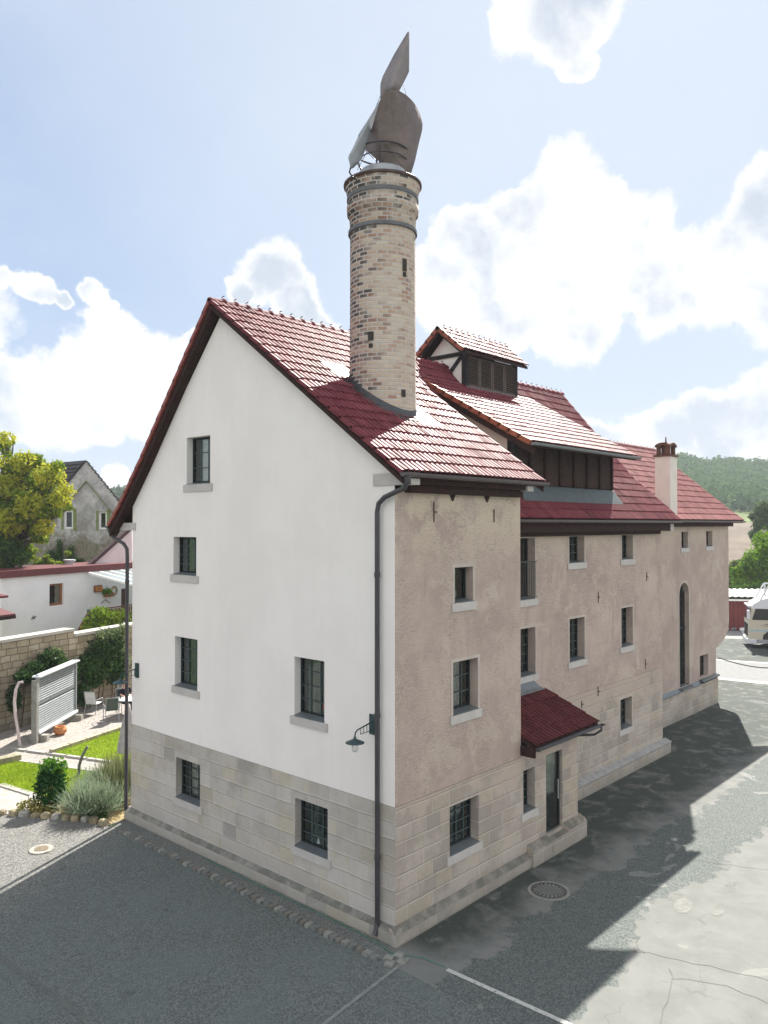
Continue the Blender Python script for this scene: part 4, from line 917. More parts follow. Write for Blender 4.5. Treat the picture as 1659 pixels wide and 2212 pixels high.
for (x, y, a) in ((-.50, -.28, .3), (-.30, -.36, .1), (-.62, -.42, .4), (-.42, -.55, .2)):
    g = G().obox((0, 0, 0), (math.cos(a), math.sin(a), 0), (-math.sin(a), math.cos(a), 0), (0, 0, 1), .09, .085, .03); o = g.out('cobble_stone', cbm[1]); o.location = (x, y, .005); tag(o, 'flat pale cobble set in the asphalt at the foot of the near building corner', 'cobblestone', 'cobbles at the building corner')
def strip(name, pts, w_, z, m_):
    g = []; n = len(pts)
    for i, p in enumerate(pts):
        p = Vector(p[:2]); a = Vector(pts[max(i-1, 0)][:2]); b = Vector(pts[min(i+1, n-1)][:2]); d = (b-a).normalized(); s = Vector((-d.y, d.x))*w_/2; g.append((p+s, p-s))
    v = []; f = []
    for a, b in g: v += [(a.x, a.y, z), (b.x, b.y, z)]
    for i in range(n-1): f.append((2*i, 2*i+1, 2*i+3, 2*i+2))
    o = mk(name, v, f, m_)
    if o.data.polygons[0].normal.z < 0: o.data.flip_normals()
    return struct(o)
def M_oldpaint():
    def b(T):
        P = pos(T); n = T.noise(P, 14, 6, .7); p = prin(T, T.mix(T.ss(n, .3, .7), (.36, .37, .35), (.50, .50, .47)), .85, .2)
        return T.add('ShaderNodeMixShader', {0: T.ss(n, .30, .44), 1: T.add('ShaderNodeBsdfTransparent'), 2: p})
    return mat('old_line_paint', b)
strip('painted_line', [(-.05, -1.32), (.02, -3.9), (.1, -7)], .10, .009, M_oldpaint())
strip('joint_line', [(-.22, -.55), (-2.67, -.80), (-6.0, -1.15)], .075, .009, simple('joint_concrete', (.19, .20, .19), .9, .2, 0, .2, 8))
pts = [(-5.6, 9.5), (-5.15, 7.0), (-4.95, 5.0), (-4.82, 3.0), (-4.75, 1.45), (-4.9, -1)]
def M_band():
    def b(T):
        P = pos(T); n = T.noise(P, 40, 5, .7); n2 = T.noise(P, 2, 5, .6)
        return T.add('ShaderNodeMixShader', {0: T.m('MULTIPLY', T.ss(T.m('ADD', n, T.m('MULTIPLY', n2, .5)), .45, .85), .8), 1: T.add('ShaderNodeBsdfTransparent'), 2: prin(T, (.15, .16, .152), .9, .2)})
    return mat('wheel_track', b)
strip('wheel_track', [(p[0]-.45, p[1]) for p in pts], .13, .008, M_band())
cb = G(); cb.tube([(-.20, 6.2, .02), (-.22, 3, .02), (-.19, 1.2, .018), (-.25, .2, .018), (-.33, -.19, .018), (-.05, -.75, .018), (-.02, -1.25, .018)], .007, 5)
tag(cb.out('cable', simple('green_cable', (.05, .20, .14), .6, .3)), 'thin green cable lying along the gravel strip and round the building corner', 'cable')
def crack(px, w_, j=.05):
    P_ = [pg(x, y) for x, y in px]; o = []
    for a, b in zip(P_, P_[1:]):
        n = max(2, int((b-a).length/.22))
        for k in range(n): q = a.lerp(b, k/n); o.append((q.x+rnd.uniform(-j, j), q.y+rnd.uniform(-j, j)))
    o.append((P_[-1].x, P_[-1].y)); strip('pavement_crack', o, w_, .0065, simple('crack_dirt', (.135, .137, .127), .95, .05, 0, .3, 20))
def Z6(x, y): return (1500+x/2.212)/1.35624, (2000+y/2.212)/1.35624
for l, w_ in (([(1030, 1850), (1020, 2000), (985, 2120), (960, 2212)], .010), ([(1030, 1910), (1200, 1935), (1400, 1975), (1659, 2080)], .011), ([(1185, 1150), (1420, 1180), (1659, 1215)], .012), ([(800, 1740), (1100, 1800), (1659, 1930)], .012), ([(820, 1640), (815, 1720), (860, 1760)], .012), ([(1300, 490), (1450, 520), (1659, 560)], .012)): crack([Z6(*q) for q in l], w_)
for (cx_, cy_, rx_, ry_, m_) in ((1110, 1445, 66, 52, 'pale'), (1330, 1490, 46, 22, 'pale')):
    o = [tuple(pg(*Z6(cx_+rx_*math.cos(t)*rnd.uniform(.82, 1.05), cy_+ry_*math.sin(t)*rnd.uniform(.82, 1.05))))[:2] for t in [2*math.pi*k/34 for k in range(34)]]
    sheet('asphalt_repair', o[::-1], .0045 if m_ == 'pale' else .0055, simple('repair_%s' % m_, (.195, .197, .185) if m_ == 'pale' else (.13, .133, .125), .9, .15, 0, .2, 6, .5))
def manhole(x, y, r, label):
    t = thing('manhole_cover', label, 'manhole cover', (x, y, 0))
    G().lathe((x, y, 0), [(r*.95, .0), (r*.95, .014), (r*.78, .014), (r*.78, .0)], 40).out('iron_ring', CAST, t)
    G().lathe((x, y, 0), [(r*.60, -.0), (r*.60, .015), (.01, .017)], 40).out('lid', simple('lid_concrete', (.13, .135, .128), .85, .2, 0, .2, 30, .5), t)
    g = G()
    for k in range(20): a = 2*math.pi*k/20; g.obox((x+r*.69*math.cos(a), y+r*.69*math.sin(a), .012), (math.cos(a), math.sin(a), 0), (-math.sin(a), math.cos(a), 0), (0, 0, 1), r*.075, r*.035, .006)
    g.out('vent_slots', DARK, t); G().lathe((x, y, 0), [(r*1.12, 0), (r*1.12, .008), (r*.96, .010)], 40).out('concrete_collar', simple('collar_concrete', (.22, .22, .20), .9, .2, 0, .25, 9, .4), t)
manhole(3.99, -1.07, .42, 'round iron and concrete manhole cover in the shaded asphalt below the entrance')
t = thing('manhole_cover', 'small round stone-rimmed manhole cover in the sunlit gravel by the garden bed', 'manhole cover', (-2.63, 9.57, 0))
G().lathe((-2.63, 9.57, 0), [(.30, 0), (.29, .03), (.18, .035)], 28).out('stone_rim', STONE, t); G().lathe((-2.63, 9.57, 0), [(.17, 0), (.17, .045), (.01, .05)], 28).out('lid', simple('lid_rust', (.16, .13, .09), .8, .2, 0, .3, 15), t)
t = thing('drain_cover', 'small dark oval drain cover in the shade between the canopy and the plinth', 'drain cover', (11.2, .2, 0)); q = pg(1365, 1699)
t.location = (q.x, q.y, 0); G().lathe((q.x, q.y, 0), [(.24, 0), (.24, .012), (.21, .014)], 24).out('rim', CAST, t); G().lathe((q.x, q.y, 0), [(.20, 0), (.20, .010), (.01, .010)], 24).out('grate', DARK, t)
# ================================================================ GARDEN
GD = [(-.7, 9.86), (-.85, 10.55), (-1.8, 12.1), (-2.4, 13.1), (-6, 19), (-9, 21), (2, 25), (20, 30), (20, 11), (4.6, 9.86)]
sheet('garden_path', GD, .004, PAVE)
lawnR = [(1.42, 17.55), (5.3, 18.85), (9, 15.4), (4.5, 12), (2.60, 14.35)]; lawnL = [(-3.2, 18.3), (.10, 17.6), (.60, 16.3), (1.30, 14.55), (1.2, 12.5), (-.3, 12.2), (-1.0, 13.9), (-1.3, 15.4), (-3.4, 16.6)]
sheet('lawn', lawnR, .045, LAWN); sheet('lawn', lawnL, .02, LAWN)
sheet('paving', [(-1.25, 15.35), (-1.0, 13.75), (-1.55, 12.6), (-2.3, 13.2), (-5, 17.5), (-3.4, 16.5)], .012, simple('pale_flagstone', (.31, .29, .265), .9, .2, 0, .2, 3, .5))
sheet('planting_bed', [(-.75, 9.9), (-.9, 10.55), (-1.75, 12.05), (-1.3, 13.4), (-.2, 12.3), (1.0, 12.4), (1.3, 11), (0.3, 9.9)], .014, simple('bed_soil', (.30, .24, .13), .95, .1, 0, .4, 7, .8))
def inside(poly, P):
    x, y = P[:, 0], P[:, 1]; c = np.zeros(len(P), bool); n = len(poly)
    for i in range(n):
        (x1, y1), (x2, y2) = poly[i], poly[(i+1) % n]; k = ((y1 > y) != (y2 > y)) & (x < (x2-x1)*(y-y1)/((y2-y1) or 1e-9)+x1); c ^= k
    return c
def blades(name, poly, z, n, h, w_, m_, seed=1, parent=None, lean=.5, hf=None):
    R_ = np.random.RandomState(seed); a = np.array(poly); lo, hi = a.min(0), a.max(0); P = lo+R_.rand(n*2, 2)*(hi-lo); P = P[inside(poly, P)][:n]; n = len(P)
    ang = R_.rand(n)*6.283; hh = h*(.5+R_.rand(n)); wv_ = np.stack([np.cos(ang), np.sin(ang)], 1)*w_; ln = R_.normal(size=(n, 2))*lean*h
    zz = np.full(n, z); V = np.zeros((n, 4, 3)); V[:, 0, :2] = P-wv_; V[:, 1, :2] = P+wv_; V[:, 0, 2] = V[:, 1, 2] = zz
    V[:, 2, :2] = P+ln+wv_*.25; V[:, 3, :2] = P+ln-wv_*.25; V[:, 2, 2] = V[:, 3, 2] = zz+hh; return quads(name, V.reshape(-1, 3), m_, parent)
tag(blades('grass', lawnR, .045, 16000, .06, .010, GRASSM, 1), 'bright green mown grass of the raised lawn behind the stone kerb', 'grass', kind='stuff')
tag(blades('grass', lawnL, .02, 16000, .055, .010, GRASSM, 2), 'green grass of the lower lawn behind the dark round bush', 'grass', kind='stuff')
def kerb(name, a, b, w_, h_, m_, label, cat='kerb', n=1):
    a, b = Vector(a), Vector(b); t = thing(name, label, cat, a)
    for i in range(n):
        p, q = a.lerp(b, i/n), a.lerp(b, (i+1)/n-.012); g = G().bar((p.x, p.y, h_/2), (q.x, q.y, h_/2), w_, h_); g.out('stone', m_, t)
kerb('stone_kerb', (1.38, 17.62, 0), (5.4, 18.98, 0), .20, .17, simple('mossy_sandstone', (.34, .31, .23), .9, .2, 0, .4, 6, .8), 'low mossy stone kerb holding the raised lawn behind the louvred screen', n=5)
kerb('edging_slab', (.62, 19.4, 0), (2.58, 14.3, 0), .13, .07, CONC, 'thin pale edging of slabs between the grit path and the raised lawn', n=6)
kerb('edging_slab', (.14, 17.75, 0), (1.42, 14.45, 0), .10, .05, CONC, 'flush pale edging along the far side of the lower lawn', n=5)
G_ = G().box(-1.2, .30, 17.55, 17.95, 0, .22); tag(G_.out('stone_block', simple('mossy_block', (.25, .23, .16), .9, .2, 0, .4, 6, .8)), 'long mossy stone block at the corner of the lower lawn', 'stone block')
kerb('edging_slab', (-1.25, 15.45, 0), (-.98, 13.75, 0), .22, .05, CONC, 'row of pale flat slabs between the lower lawn and the paving', n=3)
kerb('edging_slab', (-.98, 13.75, 0), (-1.5, 12.7, 0), .2, .05, CONC, 'short pale slab edge beside the round bush', n=2)
path = [(-3.2, 14.2), (-2.36, 13.0), (-1.80, 12.08), (-1.3, 11.25), (-.86, 10.5), (-.70, 9.82)]
rk = [simple('rock_%s' % n, c, .9, .2, 0, .35, 6, .9) for n, c in (('ochre', (.33, .28, .18)), ('grey', (.30, .29, .26)), ('brown', (.24, .20, .13)))]
i = 0
for a, b in zip(path, path[1:]):
    a, b = Vector(a), Vector(b); n = max(2, int((b-a).length/.27))
    for k in range(n):
        p = a.lerp(b, (k+.5)/n); bm = bmesh.new(); bmesh.ops.create_icosphere(bm, subdivisions=2, radius=1); sx, sy, sz = rnd.uniform(.11, .15), rnd.uniform(.10, .13), rnd.uniform(.09, .13)
        for v in bm.verts: q = v.co.copy(); f = 1+.16*math.sin(q.x*3+i)*math.cos(q.y*4+i*1.7); v.co = Vector((max(-.8, min(.8, q.x))*sx*1.15*f, max(-.8, min(.8, q.y))*sy*1.15*f, max(-.7, min(.7, q.z))*sz*1.3))
        me = bpy.data.meshes.new('border_stone'); bm.to_mesh(me); bm.free(); uv_box(me); me.materials.append(rk[i % 3]); o = bpy.data.objects.new('border_stone', me); COL.objects.link(o)
        o.location = (p.x, p.y, .04); d = b-a; o.rotation_euler = (0, 0, math.atan2(d.y, d.x)+rnd.uniform(-.15, .15)); i += 1
        tag(o, '%s sandstone block edging the planting bed, %s' % (('ochre', 'grey', 'dark brown')[(i-1) % 3], 'left of the dark evergreen shrub' if p.y > 12.4 else 'in front of the dark evergreen shrub' if p.y > 11.5 else 'in front of the silvery lavender' if p.y > 10.4 else 'beside the left downspout'), 'border stone', 'stones edging the planting bed')
# shrubs
def shrub(name, label, cat, c, blobs, n, size, m_, seed, stem=True, group=None, **kw):
    t = thing(name, label, cat, (c[0], c[1], 0), group)
    if stem:
        g = G()
        for k in range(5): a = k*1.3; g.tube([(c[0], c[1], 0), (c[0]+.1*math.cos(a), c[1]+.1*math.sin(a), .3), (c[0]+.25*math.cos(a), c[1]+.25*math.sin(a), .7)], [.025, .018, .008], 6)
        g.out('stem', simple('bark', (.12, .09, .06), .9, .1, 0, .3, 9), t)
    leaves('foliage', m_, t, blobs, n, size, seed=seed, **kw); return t
BOX = M_leaf('dark_bush_leaf', (.008, .035, .012), (.035, .12, .02), .2); LIME = M_leaf('bright_bush_leaf', (.05, .16, .012), (.14, .30, .02), .35)
t = shrub('evergreen_shrub', 'dark green rounded evergreen shrub beside the silvery lavender', 'shrub', (-1.15, 12.25), [((-1.15, 12.25, .55), (.46, .46, .55)), ((-1.1, 12.35, .95), (.36, .36, .35))], 2600, .05, BOX, 4, shell=.5)
leaves('young_shoots', LIME, t, [((-.95, 12.25, 1.15), (.30, .28, .26)), ((-1.2, 12.4, 1.25), (.25, .22, .16))], 420, .055, seed=5, shell=.3)
LAV = M_leaf('lavender_leaf', (.12, .17, .10), (.33, .40, .27), .3); LAV2 = M_leaf('lavender_olive', (.13, .15, .06), (.26, .28, .14), .3)
def tuft(name, parent, c, r, h, n, m_, seed, w_=.008):
    R_ = np.random.RandomState(seed); d = R_.normal(size=(n, 3)); d[:, 2] = abs(d[:, 2])+.35; d /= np.linalg.norm(d, axis=1)[:, None]; b = np.array(c)+np.stack([R_.normal(size=n)*r*.35, R_.normal(size=n)*r*.35, np.zeros(n)], 1)
    tip = b+d*np.array([r, r, h])*(.55+.5*R_.rand(n))[:, None]; sd = np.cross(d, R_.normal(size=(n, 3))); sd /= np.linalg.norm(sd, axis=1)[:, None]; sd *= w_; mid = b+(tip-b)*.45
    V = np.empty((n, 4, 3)); V[:, 0] = mid-sd; V[:, 1] = mid+sd; V[:, 2] = tip+sd*.5; V[:, 3] = tip-sd*.5; return quads(name, V.reshape(-1, 3), m_, parent)
t = thing('lavender_bush', 'large silvery green lavender bush against the white building corner', 'lavender', (-.3, 11.2, 0))
leaves('foliage', LAV2, t, [((-.35, 11.15, .30), (.55, .75, .34)), ((.25, 11.3, .35), (.5, .5, .4))], 2600, .035, seed=8, shell=.4)
tuft('flower_stems', t, (-.45, 11.0, .12), .75, .85, 5200, LAV, 9); tuft('flower_stems', t, (.1, 11.7, .15), .65, .95, 2600, LAV, 10); 
t = thing('grass_clump', 'olive wispy shrub behind the lavender next to the downspout', 'shrub', (.75, 11.6, 0)); tuft('foliage', t, (.6, 11.4, .1), .7, 1.35, 2600, LAV2, 12, .01); leaves('leaves', LAV2, t, [((.6, 11.4, .5), (.45, .5, .5))], 900, .035, seed=13)
t = shrub('ground_cover_plant', 'low yellowish plant at the foot of the dark evergreen shrub', 'plant', (-1.75, 12.45), [((-1.7, 12.45, .15), (.28, .3, .22)), ((-1.45, 12.0, .1), (.3, .2, .15))], 700, .04, M_leaf('yellow_leaf', (.16, .17, .03), (.32, .28, .08), .3), 14, stem=False)
t = shrub('ground_cover_plant', 'dark glossy low plant in front of the lavender near the corner', 'plant', (-.62, 10.35), [((-.60, 10.4, .15), (.16, .22, .2)), ((-.7, 10.9, .12), (.14, .4, .16))], 600, .035, BOX, 15, stem=False)
t = thing('marker_post', 'bent dark metal stake standing behind the bushes on the lower lawn', 'post', (.82, 14.47, 0)); G().tube([(.82, 14.47, 0), (.83, 14.46, .35), (.90, 14.40, .65), (1.02, 14.30, .95)], [.05, .05, .045, .04], 8).out('stake', simple('stake_iron', (.10, .105, .10), .6, .4), t)
G().lathe((1.02, 14.30, .94), [(.045, 0), (.05, .02), (.02, .04)], 10).out('cap', CAST, t)
# folded parasol
t = thing('folded_parasol', 'folded grey parasol standing on the raised lawn behind the downspout', 'parasol', (2.75, 14.75, 0)); G().tube([(2.75, 14.75, 0), (2.75, 14.75, 2.0)], .02, 8).out('pole', STEELG, t)
g = G(); v = []; K = 16
for i, (r_, z_) in enumerate(((.30, .35), (.27, .7), (.20, 1.2), (.10, 1.7), (.03, 1.9))):
    for k in range(K): a = 2*math.pi*k/K; rr = r_*(1+.22*(k % 2)); v.append((2.75+rr*math.cos(a), 14.75+rr*math.sin(a), z_))
g.raw(v, [(i*K+k, i*K+(k+1) % K, (i+1)*K+(k+1) % K, (i+1)*K+k) for i in range(4) for k in range(K)]); g.out('canopy', simple('grey_canvas', (.30, .29, .30), .9, .1), t)
# garden retaining wall
WD = Vector((.9446, .328, 0)); WN = Vector((-.328, .9446, 0)); W0 = Vector((1.37, 21.98, 0))
def wallhit(px, py, off=0):
    r = ray(px, py); p0 = W0+WN*off; return CAM+r*((p0-CAM).dot(WN)/r.dot(WN))
t = thing('garden_wall', 'tall sandstone retaining wall behind the garden seating', 'wall', W0); sA = (wallhit(160, 1360)-W0).dot(WD)
def wseg(s0, s1, h):
    a, b = W0+WD*s0, W0+WD*s1; g = G(); g.prism([(a.x, a.y, -.1), (b.x, b.y, -.1), (b.x, b.y, h), (a.x, a.y, h)], WN*.5); o = g.out('wall_face', RUBBLE, t)
    for l in o.data.loops: v = o.data.vertices[l.vertex_index].co; o.data.uv_layers[0].data[l.index].uv = ((v-W0).dot(WD), v.z)
    a2, b2 = a-WN*.07, b-WN*.07; G().prism([(a2.x, a2.y, h+.001), (b2.x, b2.y, h+.001), (b2.x, b2.y, h+.12), (a2.x, a2.y, h+.12)], WN*.66).out('coping', simple('pale_coping', (.42, .40, .365), .9, .2, 0, .12, 3), t)
hA = wallhit(80, 1370).z-.12; hB = wallhit(215, 1360).z-.12
wseg(-8, sA, hA); wseg(sA+.002, 18, hB)
IVY = M_leaf('ivy_leaf', (.010, .035, .010), (.06, .13, .03), .25); IVY2 = M_leaf('climber_leaf', (.05, .10, .03), (.22, .26, .13), .35)
def ivy(label, spots, n, m_, seed, name='climbing_plant', size=.075):
    bl = []
    for (x, y, rx, ry) in spots: c = wallhit(x, y, -.25); k = (c-CAM).dot(FW)/CF; bl.append((c, (rx*k, .35+.1*rnd.random(), ry*k)))
    c = bl[0][0]; t = thing(name, label, 'climber', (c.x, c.y, 0)); leaves('foliage', m_, t, bl, n, size, seed=seed, shell=.1)
    g = G()
    for b in bl[:4]: g.tube([(b[0].x, b[0].y+.15, 0), (b[0].x+.1, b[0].y+.12, b[0].z*.5), tuple(b[0])], [.03, .025, .012], 6)
    g.out('stem', simple('bark', (.12, .09, .06), .9), t); return t
ivy('dark ivy spreading low across the garden wall behind the louvred screen', [(75, 1450, 35, 22), (110, 1425, 30, 22), (140, 1450, 35, 25), (50, 1460, 20, 14), (30, 1510, 14, 30)], 5200, IVY, 21)
ivy('dense dark climber covering the right part of the garden wall', [(215, 1420, 45, 40), (250, 1440, 30, 40), (200, 1460, 35, 26), (185, 1440, 30, 25), (235, 1390, 35, 26), (180, 1500, 16, 26)], 9000, IVY, 22)
ivy('pale blossoming climber at the top of the garden wall by the downspout', [(245, 1385, 30, 30), (262, 1420, 20, 32), (225, 1375, 25, 18), (265, 1360, 14, 14)], 3600, IVY2, 23, size=.06)
ivy('light green creeper climbing beside the screen top', [(118, 1415, 18, 20), (130, 1440, 22, 14)], 1100, IVY2, 24, size=.055)
# louvred screen
t = thing('louvred_screen', 'free standing grey louvred metal screen in the garden', 'screen', (2.4, 20.6, 0))
bL = pg(80, 1586, .30); bR = pg(162, 1539, .30); dirp = (bR-bL); dirp.z = 0; LP = dirp.length; dirp.normalize(); nrm = Vector((dirp.y, -dirp.x, 0)); nrm = nrm if nrm.dot(CAM-bL) > 0 else -nrm
bL2 = bL-dirp*.35; zt = 2.42; n = 22
for k in range(n):
    z = .48+(zt-.55)*k/(n-1); 
    if k in (10, 11): continue
    c = bL+dirp*LP/2; G().obox((c.x, c.y, z), dirp, nrm+Vector((0, 0, -.9)), nrm.cross(dirp), LP/2, .030, .006).out('slat', simple('slat_metal', (.30, .33, .335), .7, .15, .0), t)
for p in (bL, bR): G().obox((p.x, p.y, (zt+.3)/2+.06), dirp, nrm, (0, 0, 1), .03, .06, (zt-.18)/2).out('side_frame', STEELG, t)
c = bL+dirp*LP/2
G().obox((c.x, c.y, zt+.05), dirp, nrm, (0, 0, 1), LP/2+.1, .16, .025).out('top_rail', simple('pale_metal', (.62, .65, .67), .4, .5), t)
G().obox((c.x, c.y, .36), dirp, nrm, (0, 0, 1), LP/2+.05, .12, .05).out('bottom_rail', simple('pale_metal', (.62, .65, .67)), t); G().obox((c.x, c.y, 1.43), dirp, nrm, (0, 0, 1), LP/2, .02, .06).out('middle_rail', METAL, t)
G().obox((c.x-nrm.x*.08, c.y-nrm.y*.08, 1.36), dirp, nrm, (0, 0, 1), LP/2, .008, 1.0).out('backing', simple('backing_metal', (.035, .045, .045), .7), t)
q = bL-dirp*.18; G().obox((q.x, q.y, 1.18), dirp, nrm, (0, 0, 1), .085, .10, 1.18).out('stone_post', simple('grey_post', (.22, .215, .20), .9, .1, 0, .25, 6), t)
for p in (bL+dirp*.2, bR-dirp*.1): G().obox((p.x, p.y, .12), dirp, nrm, (0, 0, 1), .12, .35, .12).out('foot', STONE, t)
a = pg(43, 1612); 
t = thing('arched_pipe', 'pinkish white arched pipe rising beside the louvred screen', 'pipe', (a.x, a.y, 0)); d_ = (a-CAM).dot(FW)
pp = [pt(x, y, d_+k) for x, y, k in ((43, 1612, 0), (39, 1580, .0), (33, 1545, .1), (31, 1515, .2), (34, 1490, .3), (41, 1475, .4), (50, 1473, .45))]
G().tube(pp, .055, 10).out('pipe', simple('pinkish_pipe', (.50, .42, .42), .6, .3), t); G().lathe((a.x, a.y, 0), [(.12, 0), (.12, .05), (.05, .06)], 14).out('foot_plate', STONE, t)
a = pg(130, 1587); t = thing('plant_pot', 'round terracotta pot on the grit in front of the louvred screen', 'pot', a); G().lathe(a, [(.13, 0), (.24, .10), (.25, .22), (.19, .30), (.20, .33), (.15, .33), (.13, .25)], 20).out('pot', simple('terracotta', (.45, .19, .08), .8, .2), t); G().lathe(a, [(.13, .24), (.01, .25)], 16).out('soil', simple('pot_soil', (.08, .06, .04), .9), t)
# chairs, table, person
def chair(loc, ang, fab, label):
    t = thing('garden_chair', label, 'chair', loc); ca, sa = math.cos(ang), math.sin(ang); Q = lambda x, y, z: (loc[0]+x*ca-y*sa, loc[1]+x*sa+y*ca, z)
    g = G(); g.raw([Q(-.24, -.22, .44), Q(.24, -.22, .44), Q(.24, .24, .46), Q(-.24, .24, .46)], [(0, 1, 2, 3)]); g.out('seat', fab, t, fix=False)
    g = G(); g.raw([Q(-.24, -.22, .44), Q(.24, -.22, .44), Q(.23, -.36, .98), Q(-.23, -.36, .98)], [(0, 1, 2, 3)]); g.out('backrest', fab, t, fix=False)
    for s_ in (-1, 1):
        G().tube([Q(.27*s_, .28, 0), Q(.27*s_, .25, .45), Q(.28*s_, .22, .66), Q(.28*s_, -.26, .64)], .014, 6).out('front_leg', STEELG, t)
        G().tube([Q(.27*s_, -.34, 0), Q(.26*s_, -.22, .44), Q(.25*s_, -.37, 1.0)], .014, 6).out('rear_leg', STEELG, t)
    G().tube([Q(-.25, -.37, 1.0), Q(.25, -.37, 1.0)], .014, 6).out('top_rail', STEELG, t)
c1 = pg(203, 1541); c2_ = pg(240, 1556); WF = simple('white_sling', (.75, .76, .75), .8, .1); BF = simple('dark_sling', (.07, .09, .08), .8, .1)
chair(c1, math.radians(-60), WF, 'garden chair with a white sling back, left of the dark one'); chair(c2_, math.radians(-20), BF, 'garden chair with a dark sling back seen from behind')
tc_ = pg(282, 1507, .74); t = thing('garden_table', 'white topped round garden table mostly behind the downspout', 'table', (tc_.x, tc_.y, 0))
G().lathe((tc_.x, tc_.y, 0), [(.62, .70), (.64, .735), (.62, .75), (.01, .752)], 28).out('table_top', WPAINT, t)
for a in (45, 135, 225, 315): a = math.radians(a); G().tube([(tc_.x+.45*math.cos(a), tc_.y+.45*math.sin(a), .7), (tc_.x+.5*math.cos(a), tc_.y+.5*math.sin(a), 0)], .016, 6).out('leg', STEELG, t)
G().lathe((tc_.x-.42, tc_.y+.1, .753), [(.03, 0), (.035, .12), (.03, .13)], 10).out('bottle', DARK); o = bpy.context.scene.collection.objects[-1]
tag(o, 'small dark bottle standing on the white garden table', 'bottle')
# seated person at the table (dark clothes, reddish hair), mostly behind the downspout
def skin_body(name, verts, edges, radii, m_, parent, sub=2):
    me = bpy.data.meshes.new(name); me.from_pydata(verts, edges, []); me.update(); o = bpy.data.objects.new(name, me); COL.objects.link(o)
    o.parent = parent; o.matrix_parent_inverse = Matrix.Translation(-parent.location)
    md = o.modifiers.new('skin', 'SKIN'); md.use_smooth_shade = True
    for i, r in enumerate(radii): v = me.skin_vertices[0].data[i]; v.radius = (r, r) if not isinstance(r, tuple) else r; v.use_root = (i == 0)
    s = o.modifiers.new('sub', 'SUBSURF'); s.levels = sub; s.render_levels = sub; me.materials.append(m_); return o
pc = pg(270, 1481, 1.18); away = (pc-CAM); away.z = 0; away.normalize(); sd_ = Vector((away.y, -away.x, 0)); pb = Vector((pc.x, pc.y, 0)); fwp = Vector((tc_.x, tc_.y, 0))-pb; fwp.normalize(); sdp = Vector((fwp.y, -fwp.x, 0))
Q = lambda f, s, z: tuple(pb+fwp*f+sdp*s+Vector((0, 0, z)))
t = thing('person', 'person in dark clothes sitting behind the white garden table', 'person', (pb.x, pb.y, 0))
vs = [Q(-.05, 0, .50), Q(-.08, 0, .72), Q(-.04, 0, .98), Q(-.02, 0, 1.08), Q(0, 0, 1.16), Q(.03, 0, 1.30),
      Q(.0, .19, 1.02), Q(.14, .26, .82), Q(.38, .20, .80), Q(.0, -.19, 1.02), Q(.14, -.26, .82), Q(.38, -.16, .80),
      Q(.0, .10, .50), Q(.42, .12, .50), Q(.46, .12, .08), Q(.0, -.10, .50), Q(.42, -.12, .50), Q(.46, -.12, .08), Q(.56, .12, .04), Q(.56, -.12, .04)]
ed = [(0,1),(1,2),(2,3),(3,4),(4,5),(2,6),(6,7),(7,8),(2,9),(9,10),(10,11),(0,12),(12,13),(13,14),(0,15),(15,16),(16,17),(14,18),(17,19)]
rr = [.15,.14,.15,.08,.055,.085,.065,.045,.032,.065,.045,.032,.09,.07,.045,.09,.07,.045,.04,.04]
SKINM = simple('skin', (.50, .27, .20), .6, .3, 0, .05); CLO = simple('dark_cloth', (.012, .013, .018), .9, .1)
skin_body('body', vs, ed, rr, SKINM, t)
vs2 = [Q(-.05, 0, .48), Q(-.08, 0, .72), Q(-.04, 0, .98), Q(-.02, 0, 1.05), Q(.0, .20, 1.02), Q(.13, .26, .84), Q(.0, -.20, 1.02), Q(.13, -.26, .84), Q(.0, .10, .50), Q(.42, .12, .50), Q(.46, .12, .14), Q(.0, -.10, .50), Q(.42, -.12, .50), Q(.46, -.12, .14)]
skin_body('clothing', vs2, [(0,1),(1,2),(2,3),(2,4),(4,5),(2,6),(6,7),(0,8),(8,9),(9,10),(0,11),(11,12),(12,13)], [.17,.165,.165,.085,.08,.062,.08,.062,.105,.085,.06,.105,.085,.06], CLO, t)
bm = bmesh.new(); bmesh.ops.create_uvsphere(bm, u_segments=18, v_segments=12, radius=.115); 
for v in bm.verts: v.co = Vector(Q(.0, 0, 1.315))+fwp*(v.co.x*1.0-.02)+sdp*v.co.y*.88+Vector((0, 0, v.co.z*1.02+(.012 if v.co.x < 0 else .03)))
me = bpy.data.meshes.new('hair'); bm.to_mesh(me); bm.free(); me.materials.append(simple('auburn_hair', (.10, .035, .02), .6, .3)); o = bpy.data.objects.new('hair', me); COL.objects.link(o); o.parent = t; o.matrix_parent_inverse = Matrix.Translation(-t.location)
for s_, nn in ((.035, 'eye'), (-.035, 'eye')):
    bm = bmesh.new(); bmesh.ops.create_uvsphere(bm, u_segments=8, v_segments=6, radius=.011)
    for v in bm.verts: v.co += Vector(Q(.115, s_, 1.30))
    me = bpy.data.meshes.new(nn); bm.to_mesh(me); bm.free(); me.materials.append(DARK); o = bpy.data.objects.new(nn, me); COL.objects.link(o); o.parent = t; o.matrix_parent_inverse = Matrix.Translation(-t.location)
for s_ in (.18, -.14):
    for k in range(5):
        a = (k-2)*.018 if k < 4 else .05; L = (.07, .08, .085, .075, .05)[k]
        skin_body('finger', [Q(.40, s_+a*.8, .80), Q(.40+L*.6, s_+a*1.3, .79), Q(.40+L, s_+a*1.4, .772)], [(0, 1), (1, 2)], [.011, .009, .007], SKINM, t, 1)
chair((pb.x-fwp.x*.02, pb.y-fwp.y*.02, 0), math.atan2(fwp.y, fwp.x)-math.pi/2, BF, 'garden chair carrying the seated person behind the table')
